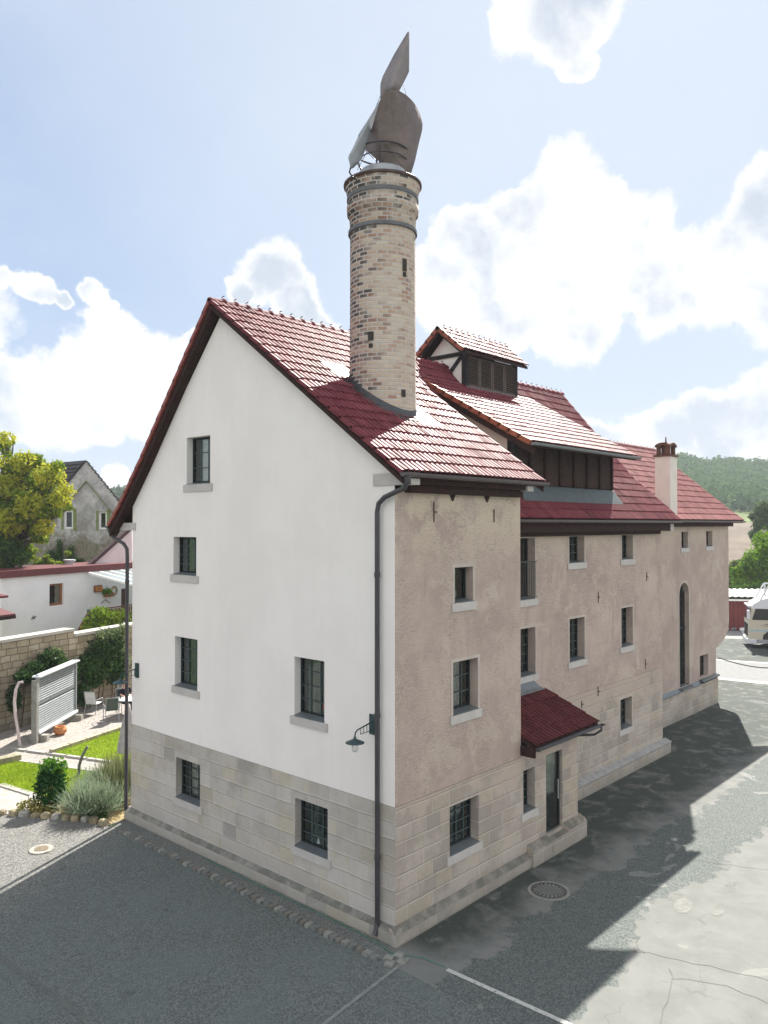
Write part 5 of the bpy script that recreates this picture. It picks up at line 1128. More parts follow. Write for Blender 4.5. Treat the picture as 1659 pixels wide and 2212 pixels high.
# ================================================================ NEIGHBOUR HOUSES (left)
A0 = pt(0, 1245, 38); A1 = pt(270, 1224, 46.2); HZ = A0.z; hd = A1-A0; hd.z = 0; hd.normalize(); hn = Vector((hd.y, -hd.x, 0)); hn = hn if hn.dot(CAM-A0) > 0 else -hn
def hh(px, py, off=0):
    r = ray(px, py); p0 = A0+hn*off; return CAM+r*((p0-CAM).dot(hn)/r.dot(hn))
hb = thing('annexe_building', 'long low white flat-roofed building behind the garden wall', 'building', (A0.x, A0.y, 1.5))
def hbox(name, m_, p, q, d0, d1, par, frame=True):
    """box between two wall points, from offset d0 to d1 in front of the wall"""
    a = Vector((p.x, p.y, 0)); b = Vector((q.x, q.y, 0)); L = (b-a).dot(hd); c = a+hd*L/2+hn*(d0+d1)/2; z0, z1 = sorted((p.z, q.z))
    return G().obox((c.x, c.y, (z0+z1)/2), hd, hn, (0, 0, 1), abs(L)/2, abs(d1-d0)/2, (z1-z0)/2).out(name, m_, par)
wl, wr = hh(107, 1262), hh(137, 1306); e0 = A0-hd*9; e1 = A0+hd*26; zb_ = 1.0
def P3(s, z, d=0): v = A0+hd*s+hn*d; return (v.x, v.y, z)
sl_, sr_ = (wl-A0).dot(hd), (wr-A0).dot(hd); S0, S1 = (hh(5, 1300)-A0).dot(hd), 26
g = G(); us = [S0, sl_, sr_, S1]; zs = [zb_, wr.z, wl.z, HZ]
for i in range(3):
    for j in range(3):
        if i == 1 and j == 1: continue
        g.raw([P3(us[i], zs[j]), P3(us[i+1], zs[j]), P3(us[i+1], zs[j+1]), P3(us[i], zs[j+1])], [(0, 1, 2, 3)])
for q in (((sl_, 1), (sl_, 2)), ((sr_, 1), (sr_, 2)), ((sl_, 2), (sr_, 2)), ((sl_, 1), (sr_, 1))):
    (a, j), (b, k) = q; g.raw([P3(a, zs[j]), P3(b, zs[k]), P3(b, zs[k], -.18), P3(a, zs[j], -.18)], [(0, 1, 2, 3)])
g.out('wall', PWALL, hb)
G().raw([P3(S0, zb_), P3(S0, zb_, -6), P3(S0, HZ, -6), P3(S0, HZ)], [(0, 1, 2, 3)]).out('side_wall', PWALL, hb); G().raw([P3(S0, HZ-.02), P3(S1, HZ-.02), P3(S1, HZ-.02, -7), P3(S0, HZ-.02, -7)], [(0, 1, 2, 3)]).out('roof', MAROON, hb)
G().prism([P3(S0-.3, HZ-.1, .14), P3(S1, HZ-.1, .14), P3(S1, HZ+.24, .14), P3(S0-.3, HZ+.24, .14)], -hn*.25).out('fascia', MAROON, hb)
WDM = simple('orange_wood', (.22, .09, .035), .6, .3, 0, .2, 12)
g = G(); fw_ = .09
for (a, b, c, d) in ((sl_, sl_+fw_, zs[1], zs[2]), (sr_-fw_*1.6, sr_, zs[1], zs[2]), (sl_+fw_, sr_-fw_*1.6, zs[1], zs[1]+.12), (sl_+fw_, sr_-fw_*1.6, zs[2]-.09, zs[2])): g.prism([P3(a, c, -.10), P3(b, c, -.10), P3(b, d, -.10), P3(a, d, -.10)], -hn*.06)
wf = g.out('window', WDM, hb); G().raw([P3(sl_, zs[1], -.14), P3(sr_, zs[1], -.14), P3(sr_, zs[2], -.14), P3(sl_, zs[2], -.14)], [(0, 1, 2, 3)]).out('pane', GLASS, wf); G().raw([P3(sl_-.2, zs[1]-.2, -.8), P3(sr_+.2, zs[1]-.2, -.8), P3(sr_+.2, zs[2]+.2, -.8), P3(sl_-.2, zs[2]+.2, -.8)], [(0, 1, 2, 3)]).out('dark_room', DARK, wf)
# wall ornaments
def orn(name, label, cat, x, y): p = hh(x, y, .02); return thing(name, label, cat, p), p
t, p = orn('insect_hotel', 'small honey coloured wooden box hung on the white wall', 'wooden box', 210, 1271)
hbox('box', WDM, hh(202, 1265), hh(217, 1278), .01, .14, t)
for x in (205, 211, 216): hbox('board', simple('amber_wood', (.45, .20, .03), .5, .3), hh(x-1.6, 1266.5), hh(x+1.2, 1276.5), .141, .155, t)
t, p = orn('plant_basket', 'hanging basket of plants on the white wall beside the wreath', 'basket', 232, 1285)
hbox('basket', WDM, hh(223, 1281), hh(240, 1288), .02, .22, t); leaves('foliage', LIME, t, [(hh(230, 1278, .15), (.28, .12, .22)), (hh(237, 1279, .15), (.15, .1, .12))], 260, .06, seed=31)
t, p = orn('wreath', 'round straw wreath hanging on the white wall under the glass canopy', 'wreath', 247, 1276); c = hh(247, 1276, .06); G().tube([c+hd*(.22*math.cos(2*math.pi*k/20))+Vector((0, 0, .24*math.sin(2*math.pi*k/20))) for k in range(20)], .045, 6, closed=True).out('ring', simple('straw', (.30, .24, .16), .9, .1, 0, .4, 20), t)
t, p = orn('wall_bracket', 'thin dark hanger shaped bracket on the white wall below the basket', 'bracket', 228, 1298); G().tube([hh(219, 1303, .04), hh(228, 1295, .04), hh(238, 1303, .04)], .018, 5).out('wire', DARK, t)
t, p = orn('wall_ornament', 'small dark metal gecko shaped ornament on the bare white wall', 'ornament', 75, 1334); g = G(); g.tube([hh(68, 1337, .03), hh(73, 1334, .03), hh(78, 1331, .03)], [.02, .05, .02], 6); g.tube([hh(70, 1331, .03), hh(76, 1337, .03)], .015, 5); g.out('ornament', CAST, t)
# glass canopy on beams
t = thing('glass_canopy', 'glass canopy on white beams fixed to the white building', 'canopy', hh(230, 1240)); zc0 = HZ-.12
s0, s1 = (hh(187, 1240)-A0).dot(hd), 26; dd = 3.1
g = G(); g.raw([P3(s0, zc0, .16), P3(s1, zc0, .16), P3(s1, zc0-.55, dd), P3(s0, zc0-.55, dd)], [(0, 1, 2, 3)]); g.out('glass_panel', mat('frosted_roof_glass', lambda T: T.add('ShaderNodeMixShader', {0: .45, 1: T.add('ShaderNodeBsdfTransparent', {0: (.75, .85, .85, 1)}), 2: T.add('ShaderNodeBsdfPrincipled', {'Base Color': (.5, .58, .6, 1), 'Roughness': .15})})), t, fix=False)
k = 0
while s0+k*.85 < s1: s_ = s0+k*.85; G().bar(P3(s_, zc0-.05, .16), P3(s_, zc0-.60, dd), .09, .12).out('beam', WPAINT, t); k += 1
G().bar(P3(s0, zc0-.62, dd), P3(s1, zc0-.62, dd), .12, .16).out('edge_beam', METAL, t)
for s_ in (s0+9.5, s0+14): G().bar(P3(s_, 0, dd-.1), P3(s_, zc0-.65, dd-.1), .1, .1).out('post', WPAINT, t)
hbox('door', simple('dark_red_door', (.06, .02, .02), .6), hh(262, 1272), hh(276, 1352), .0, .03, hb)
# terrace rail, stair rail, kettle grill
tr = thing('wooden_railing', 'brown wooden stair and terrace railing against the white building', 'railing', hh(200, 1360, 1.2)); RW = simple('reddish_wood', (.12, .045, .035), .7, .2, 0, .2, 9)
zr = hh(200, 1317, 1.6).z; sq = (hh(192, 1330, 1.6)-A0).dot(hd); se = 24
for k in range(46): s_ = sq+.05+k*.2; g = G().box(0, 0, 0, 0, 0, 0) if False else G(); g.prism([P3(s_, zr-1.05, 1.6), P3(s_+.13, zr-1.05, 1.6), P3(s_+.13, zr-.1, 1.6), P3(s_, zr-.1, 1.6)], hn*.025); g.out('board', RW, tr)
G().bar(P3(sq, zr-.03, 1.62), P3(se, zr-.03, 1.62), .10, .06).out('handrail', RW, tr); G().bar(P3(sq, zr-1.2, 1.55), P3(se, zr-1.2, 1.55), .1, .2).out('terrace_edge', RW, tr)
pA, pB = hh(192, 1322, 1.7), hh(166, 1368, 1.7); G().bar(pA, pB, .09, .08).out('handrail', RW, tr)
for k in range(11): q = pA.lerp(pB, (k+.3)/11); G().bar((q.x, q.y, q.z-1.0), (q.x, q.y, q.z), .10, .02).out('baluster', RW, tr)
G().bar(P3(sq-.1, zr-2.2, 1.65), P3(sq-.1, zr+.05, 1.65), .11, .11).out('post', METAL, tr)
p = hh(254, 1322, 1.0); t = thing('kettle_grill', 'dark green kettle grill with a domed lid on the terrace', 'grill', (p.x, p.y, 1.5)); G().lathe((p.x, p.y, p.z-.18), [(.36, 0), (.35, .10), (.28, .22), (.16, .30), (.02, .33)], 20).out('lid', simple('enamel_green', (.01, .045, .04), .25, .5), t); G().lathe((p.x, p.y, p.z-.48), [(.1, 0), (.30, .10), (.36, .29)], 20).out('bowl', simple('enamel_green', (.01, .045, .04)), t)
for a in (0, 2.1, 4.2): G().tube([(p.x+.2*math.cos(a), p.y+.2*math.sin(a), p.z-.4), (p.x+.34*math.cos(a), p.y+.34*math.sin(a), p.z-1.1)], .015, 6).out('leg', CAST, t)
q = hh(232, 1332, 2.6); t = thing('garden_bush', 'bright yellow green bush growing above the right end of the garden wall', 'shrub', (q.x, q.y, 2.5)); YG = M_leaf('yellow_green_leaf', (.07, .16, .012), (.30, .36, .04), .35)
leaves('foliage', YG, t, [(hh(x, y, 2.6), (r*.028, .7, r*.027)) for x, y, r in ((205, 1352, 22), (230, 1345, 26), (255, 1345, 26), (222, 1328, 15), (212, 1322, 9), (268, 1340, 20), (190, 1362, 10))], 2600, .09, seed=33, shell=.3)
g = G(); [g.tube([(q.x+k*.4, q.y, 1.5), (q.x+k*.5, q.y, 3.4)], [.05, .02], 6) for k in (-2, -1, 0, 1, 2)]; g.out('stem', simple('bark', (.12, .09, .06)), t)
sheet('terrace_ground', [tuple(P3(-12, 0, 1.9))[:2], tuple(P3(28, 0, 1.9))[:2], tuple(P3(28, 0, -30))[:2], tuple(P3(-12, 0, -30))[:2]], 1.5, simple('raised_ground', (.20, .22, .10), .95, .1, 0, .3, .5))
# small porch roofs at far left
for (x0, x1, y, lab) in ((-60, 26, 1336, 'small maroon porch roof on a buff wall low at the left picture edge'), (-60, 11, 1293, 'narrow maroon canopy on the white wall above the maroon porch roof')):
    p0, p1 = hh(x0, y, 1.5), hh(x1, y, 1.5); t = thing('porch_roof', lab, 'porch roof', p0); k = .32 if y > 1300 else .12
    sA_, sB_ = (p0-A0).dot(hd), (p1-A0).dot(hd); G().prism([P3(sA_, p0.z-.10, 1.7), P3(sA_, p0.z+k-.05, .02 if k > .3 else .3), P3(sA_, p0.z+k+.06, .02 if k > .3 else .3), P3(sA_, p0.z, 1.7)], hd*(sB_-sA_)).out('roof', MAROON, t)
    if k > .3:
        G().bar(P3(sA_, p0.z-.14, 1.68), P3(sB_, p0.z-.14, 1.68), .12, .16).out('beam', WOOD, t); G().prism([P3(sA_, 0, 1.3), P3(sB_-1.0, 0, 1.3), P3(sB_-1.0, p0.z-.1, 1.3), P3(sA_, p0.z-.1, 1.3)], -hn*1.28).out('wall', simple('buff_wall', (.60, .52, .36), .9, .1), t)
# flue, outbuilding
q = pt(150, 1226, 50); t = tag(G().lathe((q.x, q.y, q.z-1.5), [(.28, 0), (.28, 1.9), (.36, 1.9), (.36, 2.0), (.01, 2.02)], 20).out('flue_pipe', simple('pale_flue', (.50, .54, .56), .6, .3)), 'short pale round flue standing behind the white roof edge', 'flue')
t = thing('outbuilding', 'pinkish white outbuilding with a steep dark verge beside the downspout', 'building', pt(230, 1230, 52)); O0, O1, O2 = pt(193, 1225, 50), pt(285, 1142, 54), pt(285, 1260, 54); Ob = pt(193, 1275, 50)
G().prism([O0, O1, O2, Ob], FW*5).out('wall', simple('pink_render', (.70, .67, .665), .85, .1, 0, .05, 1), t)
for zf_, m_, nm in ((.05, simple('dark_verge', (.05, .022, .022), .6), 'verge_board'),): G().bar(O0-FW*.3+UP*.05, O1-FW*.3+UP*.05, .25, .22).out(nm, m_, t); G().prism([O0+UP*.12, O1+UP*.12, O1+UP*.12+FW*6, O0+UP*.12+FW*6], UP*.1).out('roof', DARKRF, t)
# grey gabled house
gh = thing('grey_house', 'grey rendered gabled house with dark roof and green band, behind the tree', 'house', pt(187, 1250, 60)); 
def M_greyr():
    def b(T):
        P = pos(T); n = T.noise(P, 1.0, 8, .68, .6); n2 = T.noise(P, 5, 7, .7); z = T.add('ShaderNodeSeparateXYZ', {0: P}).outputs[2]
        c = T.mix(T.ss(n, .35, .65), (.30, .295, .30), (.47, .46, .47)); c = T.mix(T.m('MULTIPLY', T.ss(n2, .45, .7), .5), c, (.20, .18, .165))
        lo_ = T.ss(T.m('ADD', z, T.m('MULTIPLY', T.m('SUBTRACT', n, .5), 5.0)), 8.6, 6.2); c = T.mix(T.m('MULTIPLY', lo_, .8), c, T.mix(T.ss(n2, .45, .6), (.20, .155, .12), (.10, .11, .05)))
        return prin(T, c, .95, .1, 0, n2, .6, .05)
    return mat('grey_roughcast', b)
GR = M_greyr(); GD_ = 60.0
back = pt(25, 1008, 66.2)-pt(187, 995, 60); pk = pt(187, 995, GD_); er = pt(268, 1095, GD_); el = pt(106, 1095, GD_); br = pt(268, 1330, GD_); bl_ = pt(106, 1330, GD_)
GX = (er-el).normalized(); GYn = GX.cross(Vector((0, 0, 1))).normalized(); GYn = GYn if GYn.dot(CAM-pk) > 0 else -GYn
def gp(x, y, off=0): r = ray(x, y); p0 = pk+GYn*off; return CAM+r*((p0-CAM).dot(GYn)/r.dot(GYn))
wr_ = [(137, 1103, 158, 1142), (212, 1105, 231, 1143)]
xs = [106, 137, 158, 212, 231, 268]; g = G()
def gtop(x): return 995+abs(x-187)*(100/81.)
for i in range(5):
    xa, xb = xs[i], xs[i+1]
    if i in (1, 3):
        w_ = wr_[0] if i == 1 else wr_[1]; poly = [gp(xa, gtop(xa)), gp(xb, gtop(xb)), gp(xb, w_[1]), gp(xa, w_[1])]; g.raw(poly, [(0, 1, 2, 3)]); g.raw([gp(xa, w_[3]), gp(xb, w_[3]), gp(xb, 1330), gp(xa, 1330)], [(0, 1, 2, 3)])
        for a, b in (((xa, w_[1]), (xa, w_[3])), ((xb, w_[1]), (xb, w_[3])), ((xa, w_[1]), (xb, w_[1])), ((xa, w_[3]), (xb, w_[3]))): p, q = gp(*a), gp(*b); g.raw([p, q, q-GYn*.25, p-GYn*.25], [(0, 1, 2, 3)])
    elif i == 2: g.raw([gp(xa, gtop(xa)), gp(187, 995), gp(xb, gtop(xb)), gp(xb, 1330), gp(xa, 1330)], [(0, 1, 2, 3, 4)])
    else: g.raw([gp(xa, gtop(xa)), gp(xb, gtop(xb)), gp(xb, 1330), gp(xa, 1330)], [(0, 1, 2, 3)])
g.out('gable_wall', GR, gh); b0 = Vector((back.x, back.y, 0))
GRN = simple('green_band', (.16, .20, .07), .8, .2, 0, .2, 2)
for a, b in (((187, 1039), (108, 1131)), ((187, 1039), (262, 1131))): p, q = gp(*a, .02), gp(*b, .02); G().bar(p, q, .30, .03, up=tuple(GYn.cross((q-p).normalized()))).out('green_band', GRN, gh)
for w_ in wr_:
    p, q = gp(w_[0], w_[1]), gp(w_[2], w_[3]); c = (p+q)/2-GYn*.2; hw, hz = (q-p).dot(GX)/2, abs(q.z-p.z)/2; fr = G()
    for s_ in (-1, 1): fr.obox(c+GX*s_*(hw-.08)-Vector((0, 0, 0)), GX, GYn, (0, 0, 1), .08, .04, hz); fr.obox(c+Vector((0, 0, s_*(hz-.06))), GX, GYn, (0, 0, 1), hw-.16, .04, .06)
    f_ = fr.out('window', WPAINT, gh); G().obox(c-GYn*.03, GX, GYn, (0, 0, 1), hw, .008, hz).out('pane', GLASS, f_); G().obox(c-GYn*.6, GX, GYn, (0, 0, 1), hw+.1, .01, hz+.1).out('dark_room', DARK, f_)
    g = G(); c = (p+q)/2+GYn*.01; g.obox(c+GX*(hw+.12), GX, GYn, (0, 0, 1), .12, .02, hz+.16); g.obox(c-GX*(hw+.07), GX, GYn, (0, 0, 1), .07, .02, hz+.1); g.out('green_surround', GRN, f_)
pe, qe = gp(268, 1095), gp(106, 1095)
nrm_ = (pk-qe).cross(b0).normalized(); nrm_ = nrm_ if nrm_.z > 0 else -nrm_
for e_, nn in ((qe, 'roof'), (pe, 'roof')):
    g = G(); n = 12; dn = (e_-pk); up_ = dn.cross(b0).normalized(); up_ = up_ if up_.z > 0 else -up_
    for k in range(n): a, b = pk+dn*(k/n)+up_*.04+GYn*.1, pk+dn*((k+1.05)/n)+up_*.13+GYn*.1; g.prism([a, b, b-up_*.06, a-up_*.06], b0-GYn*.1)
    g.out(nn, DARKRF, gh)
G().prism([qe, gp(106, 1330), gp(106, 1330)+b0, qe+b0], -GX*.02).out('side_wall', GR, gh)
# ================================================================ TREES
BARK = simple('bark', (.12, .09, .06))
def tree(label, base, blobs, n, size, m_, seed, cat='tree', group=None, shell=.35, trunk_r=.25, name='leafy_tree', extra=None):
    base = Vector(base); t = thing(name, label, cat, base, group); R_ = random.Random(seed); g = G()
    top = Vector(blobs[0][0]); mid = base.lerp(Vector((top.x, top.y, top.z)), .5); g.tube([base, base.lerp(mid, .6), mid], [trunk_r, trunk_r*.8, trunk_r*.6], 8); g.out('trunk', BARK, t)
    g = G()
    for c, r in blobs:
        c = Vector(c); g.tube([mid, mid.lerp(c, .5)+Vector((R_.uniform(-.2, .2), R_.uniform(-.2, .2), .2)), c], [trunk_r*.5, trunk_r*.28, .03], 6)
    g.out('limbs', BARK, t); leaves('crown', m_, t, blobs, n, size, seed=seed, shell=shell)
    if extra: leaves('crown_highlights', extra[0], t, extra[1], extra[2], size, seed=seed+1, shell=.5)
    return t
def pb_(lst, d, k=1.0, dz=None): return [(pt(x, y, d+dd), (r*d/CF*k, r*d/CF*k*.9, r*d/CF*k*(.85))) for x, y, r, dd in lst]
OAK = M_leaf('acacia_leaf', (.06, .14, .012), (.28, .36, .03), .4); OAKY = M_leaf('acacia_yellow', (.26, .32, .02), (.50, .47, .05), .45); DKL = M_leaf('deep_green_leaf', (.02, .07, .012), (.09, .17, .025), .3)
def lumps(l, k, seed):
    R_ = random.Random(seed); o = []
    for x, y, r, d in l:
        for _ in range(k): a = R_.uniform(0, 6.283); q = R_.uniform(.35, .95)*r; o.append((x+math.cos(a)*q, y+math.sin(a)*q*.9, r*R_.uniform(.22, .42), d+R_.uniform(-1, 1)*r*.02))
    return o
ltl = [(40,1010,42,0),(95,1040,48,-1),(15,1065,50,0),(118,1090,36,-1.5),(60,1105,50,-1.5),(85,1150,34,-1.5),(10,1140,52,-1),(132,1070,26,-1),(5,960,28,1),(-40,1010,55,0),(-50,1100,60,0),(62,1195,24,-1),(30,1185,38,-1),(-10,1210,40,-1),(105,1020,26,0),(45,1075,40,0),(75,990,20,0)]
tree('broad yellow green tree overhanging the white building at the left', (pt(-20, 1300, 49).x, pt(-20, 1300, 49).y, 1.5), pb_([(x, y, r*.72, d) for x, y, r, d in ltl]+lumps(ltl, 7, 3), 48, .9), 19000, .11, OAK, 41, extra=(OAKY, pb_([(x+10, y-12, r*.8, d-.8) for x, y, r, d in ltl[:11]], 48, .86), 5000), trunk_r=.4)
tree('dark green tree low at the left picture edge under the yellow tree', (pt(-5, 1300, 46).x, pt(-5, 1300, 46).y, 1.5), pb_([(15, 1190, 34, 0), (-15, 1170, 40, 0), (40, 1205, 26, 0), (5, 1215, 30, 0)], 46, .9), 3600, .10, DKL, 43, trunk_r=.2)
t = thing('garden_bush', 'light green bushes just above the maroon roof edge below the grey house', 'shrub', pt(100, 1240, 52)); leaves('foliage', YG, t, pb_([(105, 1218, 14, 0), (85, 1222, 14, 0), (128, 1222, 10, 0), (145, 1195, 7, 2), (100, 1205, 8, 0)], 50, 1.0), 1300, .10, seed=45, shell=.3)
t = thing('wall_creeper', 'dark creeper climbing the lower wall of the grey house', 'climber', gp(140, 1230)); leaves('foliage', DKL, t, [(gp(x, y, .25), (rx*.035, .2, ry*.035)) for x, y, rx, ry in ((128, 1190, 8, 26), (152, 1200, 8, 24), (110, 1205, 14, 18), (170, 1212, 14, 8), (140, 1215, 26, 8))], 1500, .10, seed=46, shell=.1)
# ================================================================ RIGHT SIDE: road, shed, truck, trees, hill
def gpoly(name, px, z, m_): return sheet(name, [tuple(pg(x, y, z))[:2] for x, y in px], z, m_)
gpoly('forecourt', [(1380, 1480), (1380, 1300), (2100, 1300), (2300, 1700)], .004, simple('pale_forecourt', (.40, .39, .36), .9, .2, 0, .16, 1.2, .4)) if False else None
sheet('forecourt', [(28.6, -40), (28.6, 40), (110, 40), (110, -60)], -.004, simple('pale_forecourt', (.25, .245, .232), .9, .2, 0, .16, 1.2, .4))
gpoly('road', [(1430, 1417), (2400, 1482), (2400, 1552), (1430, 1452)], .006, simple('road_asphalt', (.175, .18, .178), .85, .2, 0, .12, 3, .4))
gpoly('road_edge_line', [(1430, 1450), (2400, 1548), (2400, 1555), (1430, 1455)], .010, PAINT); gpoly('road_edge_line', [(1430, 1416), (2400, 1480), (2400, 1483), (1430, 1418.5)], .010, PAINT)
ch_ = G(); a, b = pg(1552, 1421, .9), pg(1720, 1441, .9); ch_.tube([a.lerp(b, k/12)-Vector((0, 0, .25*math.sin(math.pi*k/12))) for k in range(13)], .03, 5); t = thing('barrier_chain', 'thin dark chain hanging from the far corner of the brewery across the road edge', 'chain', a); ch_.out('chain', CAST, t); G().lathe((b.x, b.y, 0), [(.05, 0), (.05, 1.0), (.01, 1.02)], 10).out('post', CAST, t)
s0_, s1_ = pg(1540, 1361), pg(1760, 1366); sdv = (s1_-s0_); sdv.z = 0; SL = sdv.length; sdv.normalize(); sn = Vector((sdv.y, -sdv.x, 0)); sn = sn if sn.dot(CAM-s0_) > 0 else -sn
t = thing('red_shed', 'long low dark red shed with a pale corrugated roof across the road', 'shed', s0_); MR = simple('shed_red', (.15, .035, .035), .7, .2, 0, .15, 1)
g = G(); nb = int(SL/.3)
for k in range(nb): c = s0_+sdv*(k+.5)*SL/nb; g.obox((c.x, c.y, 1.15), sdv, sn, (0, 0, 1), SL/nb/2-.01, .03, 1.15)
g.out('wall', MR, t); c = s0_+sdv*SL/2-sn*1.5; G().obox((c.x, c.y, 1.15), sdv, sn, (0, 0, 1), SL/2, 1.4, 1.14).out('body', MR, t)
c = s0_+sdv*SL/2+sn*.1; G().obox((c.x, c.y, 2.36), sdv, sn, (0, 0, 1), SL/2, .06, .07).out('white_trim', WPAINT, t); G().obox((c.x-sn.x*.05, c.y-sn.y*.05, 2.52), sdv, sn, (0, 0, 1), SL/2, .05, .09).out('dark_fascia', DARK, t)
g = G(); n = int(SL/.11); v = []; f = []
for k in range(n+1): p = s0_+sdv*SL*k/n; dz = .035*math.sin(k*math.pi/2+.6)*1.3; v += [(p.x+sn.x*.25, p.y+sn.y*.25, 2.64+dz), (p.x-sn.x*3, p.y-sn.y*3, 3.0+dz)]
for k in range(n): f.append((2*k, 2*k+2, 2*k+3, 2*k+1))
g.raw(v, f); g.out('corrugated_roof', simple('pale_corrugated', (.50, .47, .44), .8, .2, 0, .2, 3), t, fix=False)
# truck
q = pg(1617, 1400); tl = Vector((.80, -.60, 0)); tl = (RT-FW*.33); tl.z = 0; tl.normalize(); tw = Vector((-tl.y, tl.x, 0)); tw = tw if tw.dot(FW) > 0 else -tw
TQ = lambda x, y, z: q+tl*x+tw*y+Vector((0, 0, z-q.z))
t = thing('truck', 'cream and white cab-over lorry parked across the road', 'truck', (q.x, q.y, 0)); CRM = simple('cream_paint', (.50, .46, .36), .35, .5, .0, .04, 2); WT = simple('gloss_white', (.58, .585, .62), .3, .5, 0, .03, 2)
def tbox(nm, m_, x0, x1, y0, y1, z0, z1, par=None, bev=0): 
    g = G(); g.raw([TQ(x0, y0, z0), TQ(x1, y0, z0), TQ(x1, y1, z0), TQ(x0, y1, z0), TQ(x0, y0, z1), TQ(x1, y0, z1), TQ(x1, y1, z1), TQ(x0, y1, z1)], [(0,3,2,1),(4,5,6,7),(0,1,5,4),(1,2,6,5),(2,3,7,6),(3,0,4,7)]); o = g.out(nm, m_, par or t)
    if bev: b = o.modifiers.new('bevel', 'BEVEL'); b.width = bev; b.segments = 3
    return o
def tpr(nm, m_, poly, y0, y1, par=None): g = G(); g.prism([TQ(x, y0, z) for x, z in poly], tw*(y1-y0)); return g.out(nm, m_, par or t)
cab = tpr('cab', CRM, [(.05, .55), (2.6, .55), (2.6, 2.95), (.45, 2.95), (.22, 2.75), (.02, 1.75), (.0, .9)], 0, 2.4)
tpr('cab_roof', WT, [(.18, 2.62), (2.62, 2.62), (2.62, 3.42), (1.6, 3.45), (.75, 3.2), (.30, 2.9)], -.01, 2.41)
tpr('side_window', GLASS, [(.30, 1.95), (1.25, 1.95), (1.25, 2.55), (.50, 2.55)], -.02, -.012, cab); tpr('window_frame', DARK, [(.22, 1.88), (1.33, 1.88), (1.33, 2.62), (.44, 2.62)], -.012, -.004, cab)
g = G(); g.raw([TQ(.03, .1, 1.85), TQ(.03, 2.3, 1.85), TQ(.24, 2.3, 2.72), TQ(.24, .1, 2.72)], [(0, 1, 2, 3)]); g.raw([TQ(-.005, .1, 1.85), TQ(-.005, 2.3, 1.85), TQ(.205, 2.3, 2.72), TQ(.205, .1, 2.72)], [(3, 2, 1, 0)]); g.out('windscreen', simple('dark_glass', (.02, .03, .035), .08, .6), cab)
tbox('sun_visor', WT, -.02, .2, .1, 2.3, 2.72, 2.80); tbox('bumper', WT, -.12, .5, -.02, 2.42, .28, .62, bev=.05); tbox('grille', DARK, -.03, .04, .4, 2.0, .75, 1.55)
tbox('blue_stripe', simple('pale_blue_paint', (.32, .42, .48), .4), .02, 2.6, -.012, -.002, 1.12, 1.24); tpr('black_stripe', DARK, [(.5, 1.45), (2.4, 1.95), (2.4, 2.02), (1.2, 1.62)], -.012, -.003); tpr('black_stripe', DARK, [(.9, 1.45), (2.4, 1.70), (2.4, 1.75), (1.1, 1.52)], -.012, -.003)
tbox('door_line', DARK, 1.42, 1.445, -.008, .001, .75, 2.6); tbox('step', STEELG, .55, 1.15, -.04, .3, .35, .60); tbox('mirror', WT, -.12, .06, -.42, -.20, 1.95, 2.55, bev=.04); tbox('mirror_arm', DARK, -.02, .10, -.25, .0, 2.5, 2.54)
for y in (.25, 2.15): tbox('headlight', simple('lamp_lens', (.7, .72, .75), .15, .6), -.13, -.1, y-.18, y+.18, .62, .80)
tbox('chassis', DARK, .6, 9.5, .6, 1.8, .55, .95); 
for x in (1.45, 6.4, 7.7):
    for y in (.02, 2.08):
        w_ = G(); c = TQ(x, y, .52); w_.tube([c, c+tw*.30], .52, 24); wh = w_.out('wheel', simple('tyre_rubber', (.02, .02, .02), .85, .1), t); r_ = G(); r_.tube([c-tw*.01, c+tw*.02], .27, 18); r_.out('rim', STEELG, wh)
tpr('wheel_arch', DARK, [(.85, .6), (.9, .9), (1.15, 1.12), (1.75, 1.12), (2.0, .9), (2.05, .6)], -.006, .002)
for (a, b) in (((.75, 3.2), (1.25, 4.15)), ((1.25, 4.15), (9.4, 4.15)), ((1.3, 3.3), (1.3, 4.1))):
    for y in (.05, 2.35): g = G(); g.bar(TQ(a[0], y, a[1]), TQ(b[0], y, b[1]), .09, .09); g.out('car_carrier_frame', WT, t)
tpr('upper_box', simple('pale_grey_panel', (.42, .45, .42), .6, .2), [(1.45, 3.35), (9.4, 3.35), (9.4, 4.02), (1.55, 4.02)], .12, 2.3); tbox('cargo_box', simple('pale_grey_panel', (.42, .45, .42)), 3.0, 9.5, .05, 2.35, 1.0, 3.3)
q2 = pg(1597, 1361); t = thing('scrap_heap', 'small heap of bluish white scrap and sacks at the foot of the red shed', 'heap', q2)
for k in range(9): c = Vector((q2.x, q2.y, .12))+sdv*rnd.uniform(-1.2, 1.6)+sn*rnd.uniform(.2, .7); bm = bmesh.new(); bmesh.ops.create_icosphere(bm, subdivisions=2, radius=.2); [setattr(v, 'co', Vector((v.co.x*rnd.uniform(1.0, 1.8), v.co.y*1.2, v.co.z*.8))+c) for v in bm.verts]; me = bpy.data.meshes.new('sack'); bm.to_mesh(me); bm.free(); uv_box(me); me.materials.append((WT, METAL, simple('pale_blue_paint', (.32, .42, .48)))[k % 3]); o = bpy.data.objects.new('sack', me); COL.objects.link(o); o.parent = t; o.matrix_parent_inverse = Matrix.Translation(-t.location)
LG = M_leaf('lime_leaf', (.035, .11, .010), (.20, .33, .02), .4); OL = M_leaf('olive_leaf', (.07, .11, .03), (.20, .25, .08), .35)
tree('bright green leafy tree behind the red shed at the right edge', (pt(1650, 1300, 80).x, pt(1650, 1300, 80).y, 0), pb_([(1640, 1215, 40, 0), (1605, 1255, 26, 0), (1680, 1190, 50, 0), (1650, 1170, 26, 2), (1620, 1230, 26, 0), (1650, 1265, 34, 0), (1590, 1235, 14, 0)], 78), 9000, .15, LG, 51, trunk_r=.3)
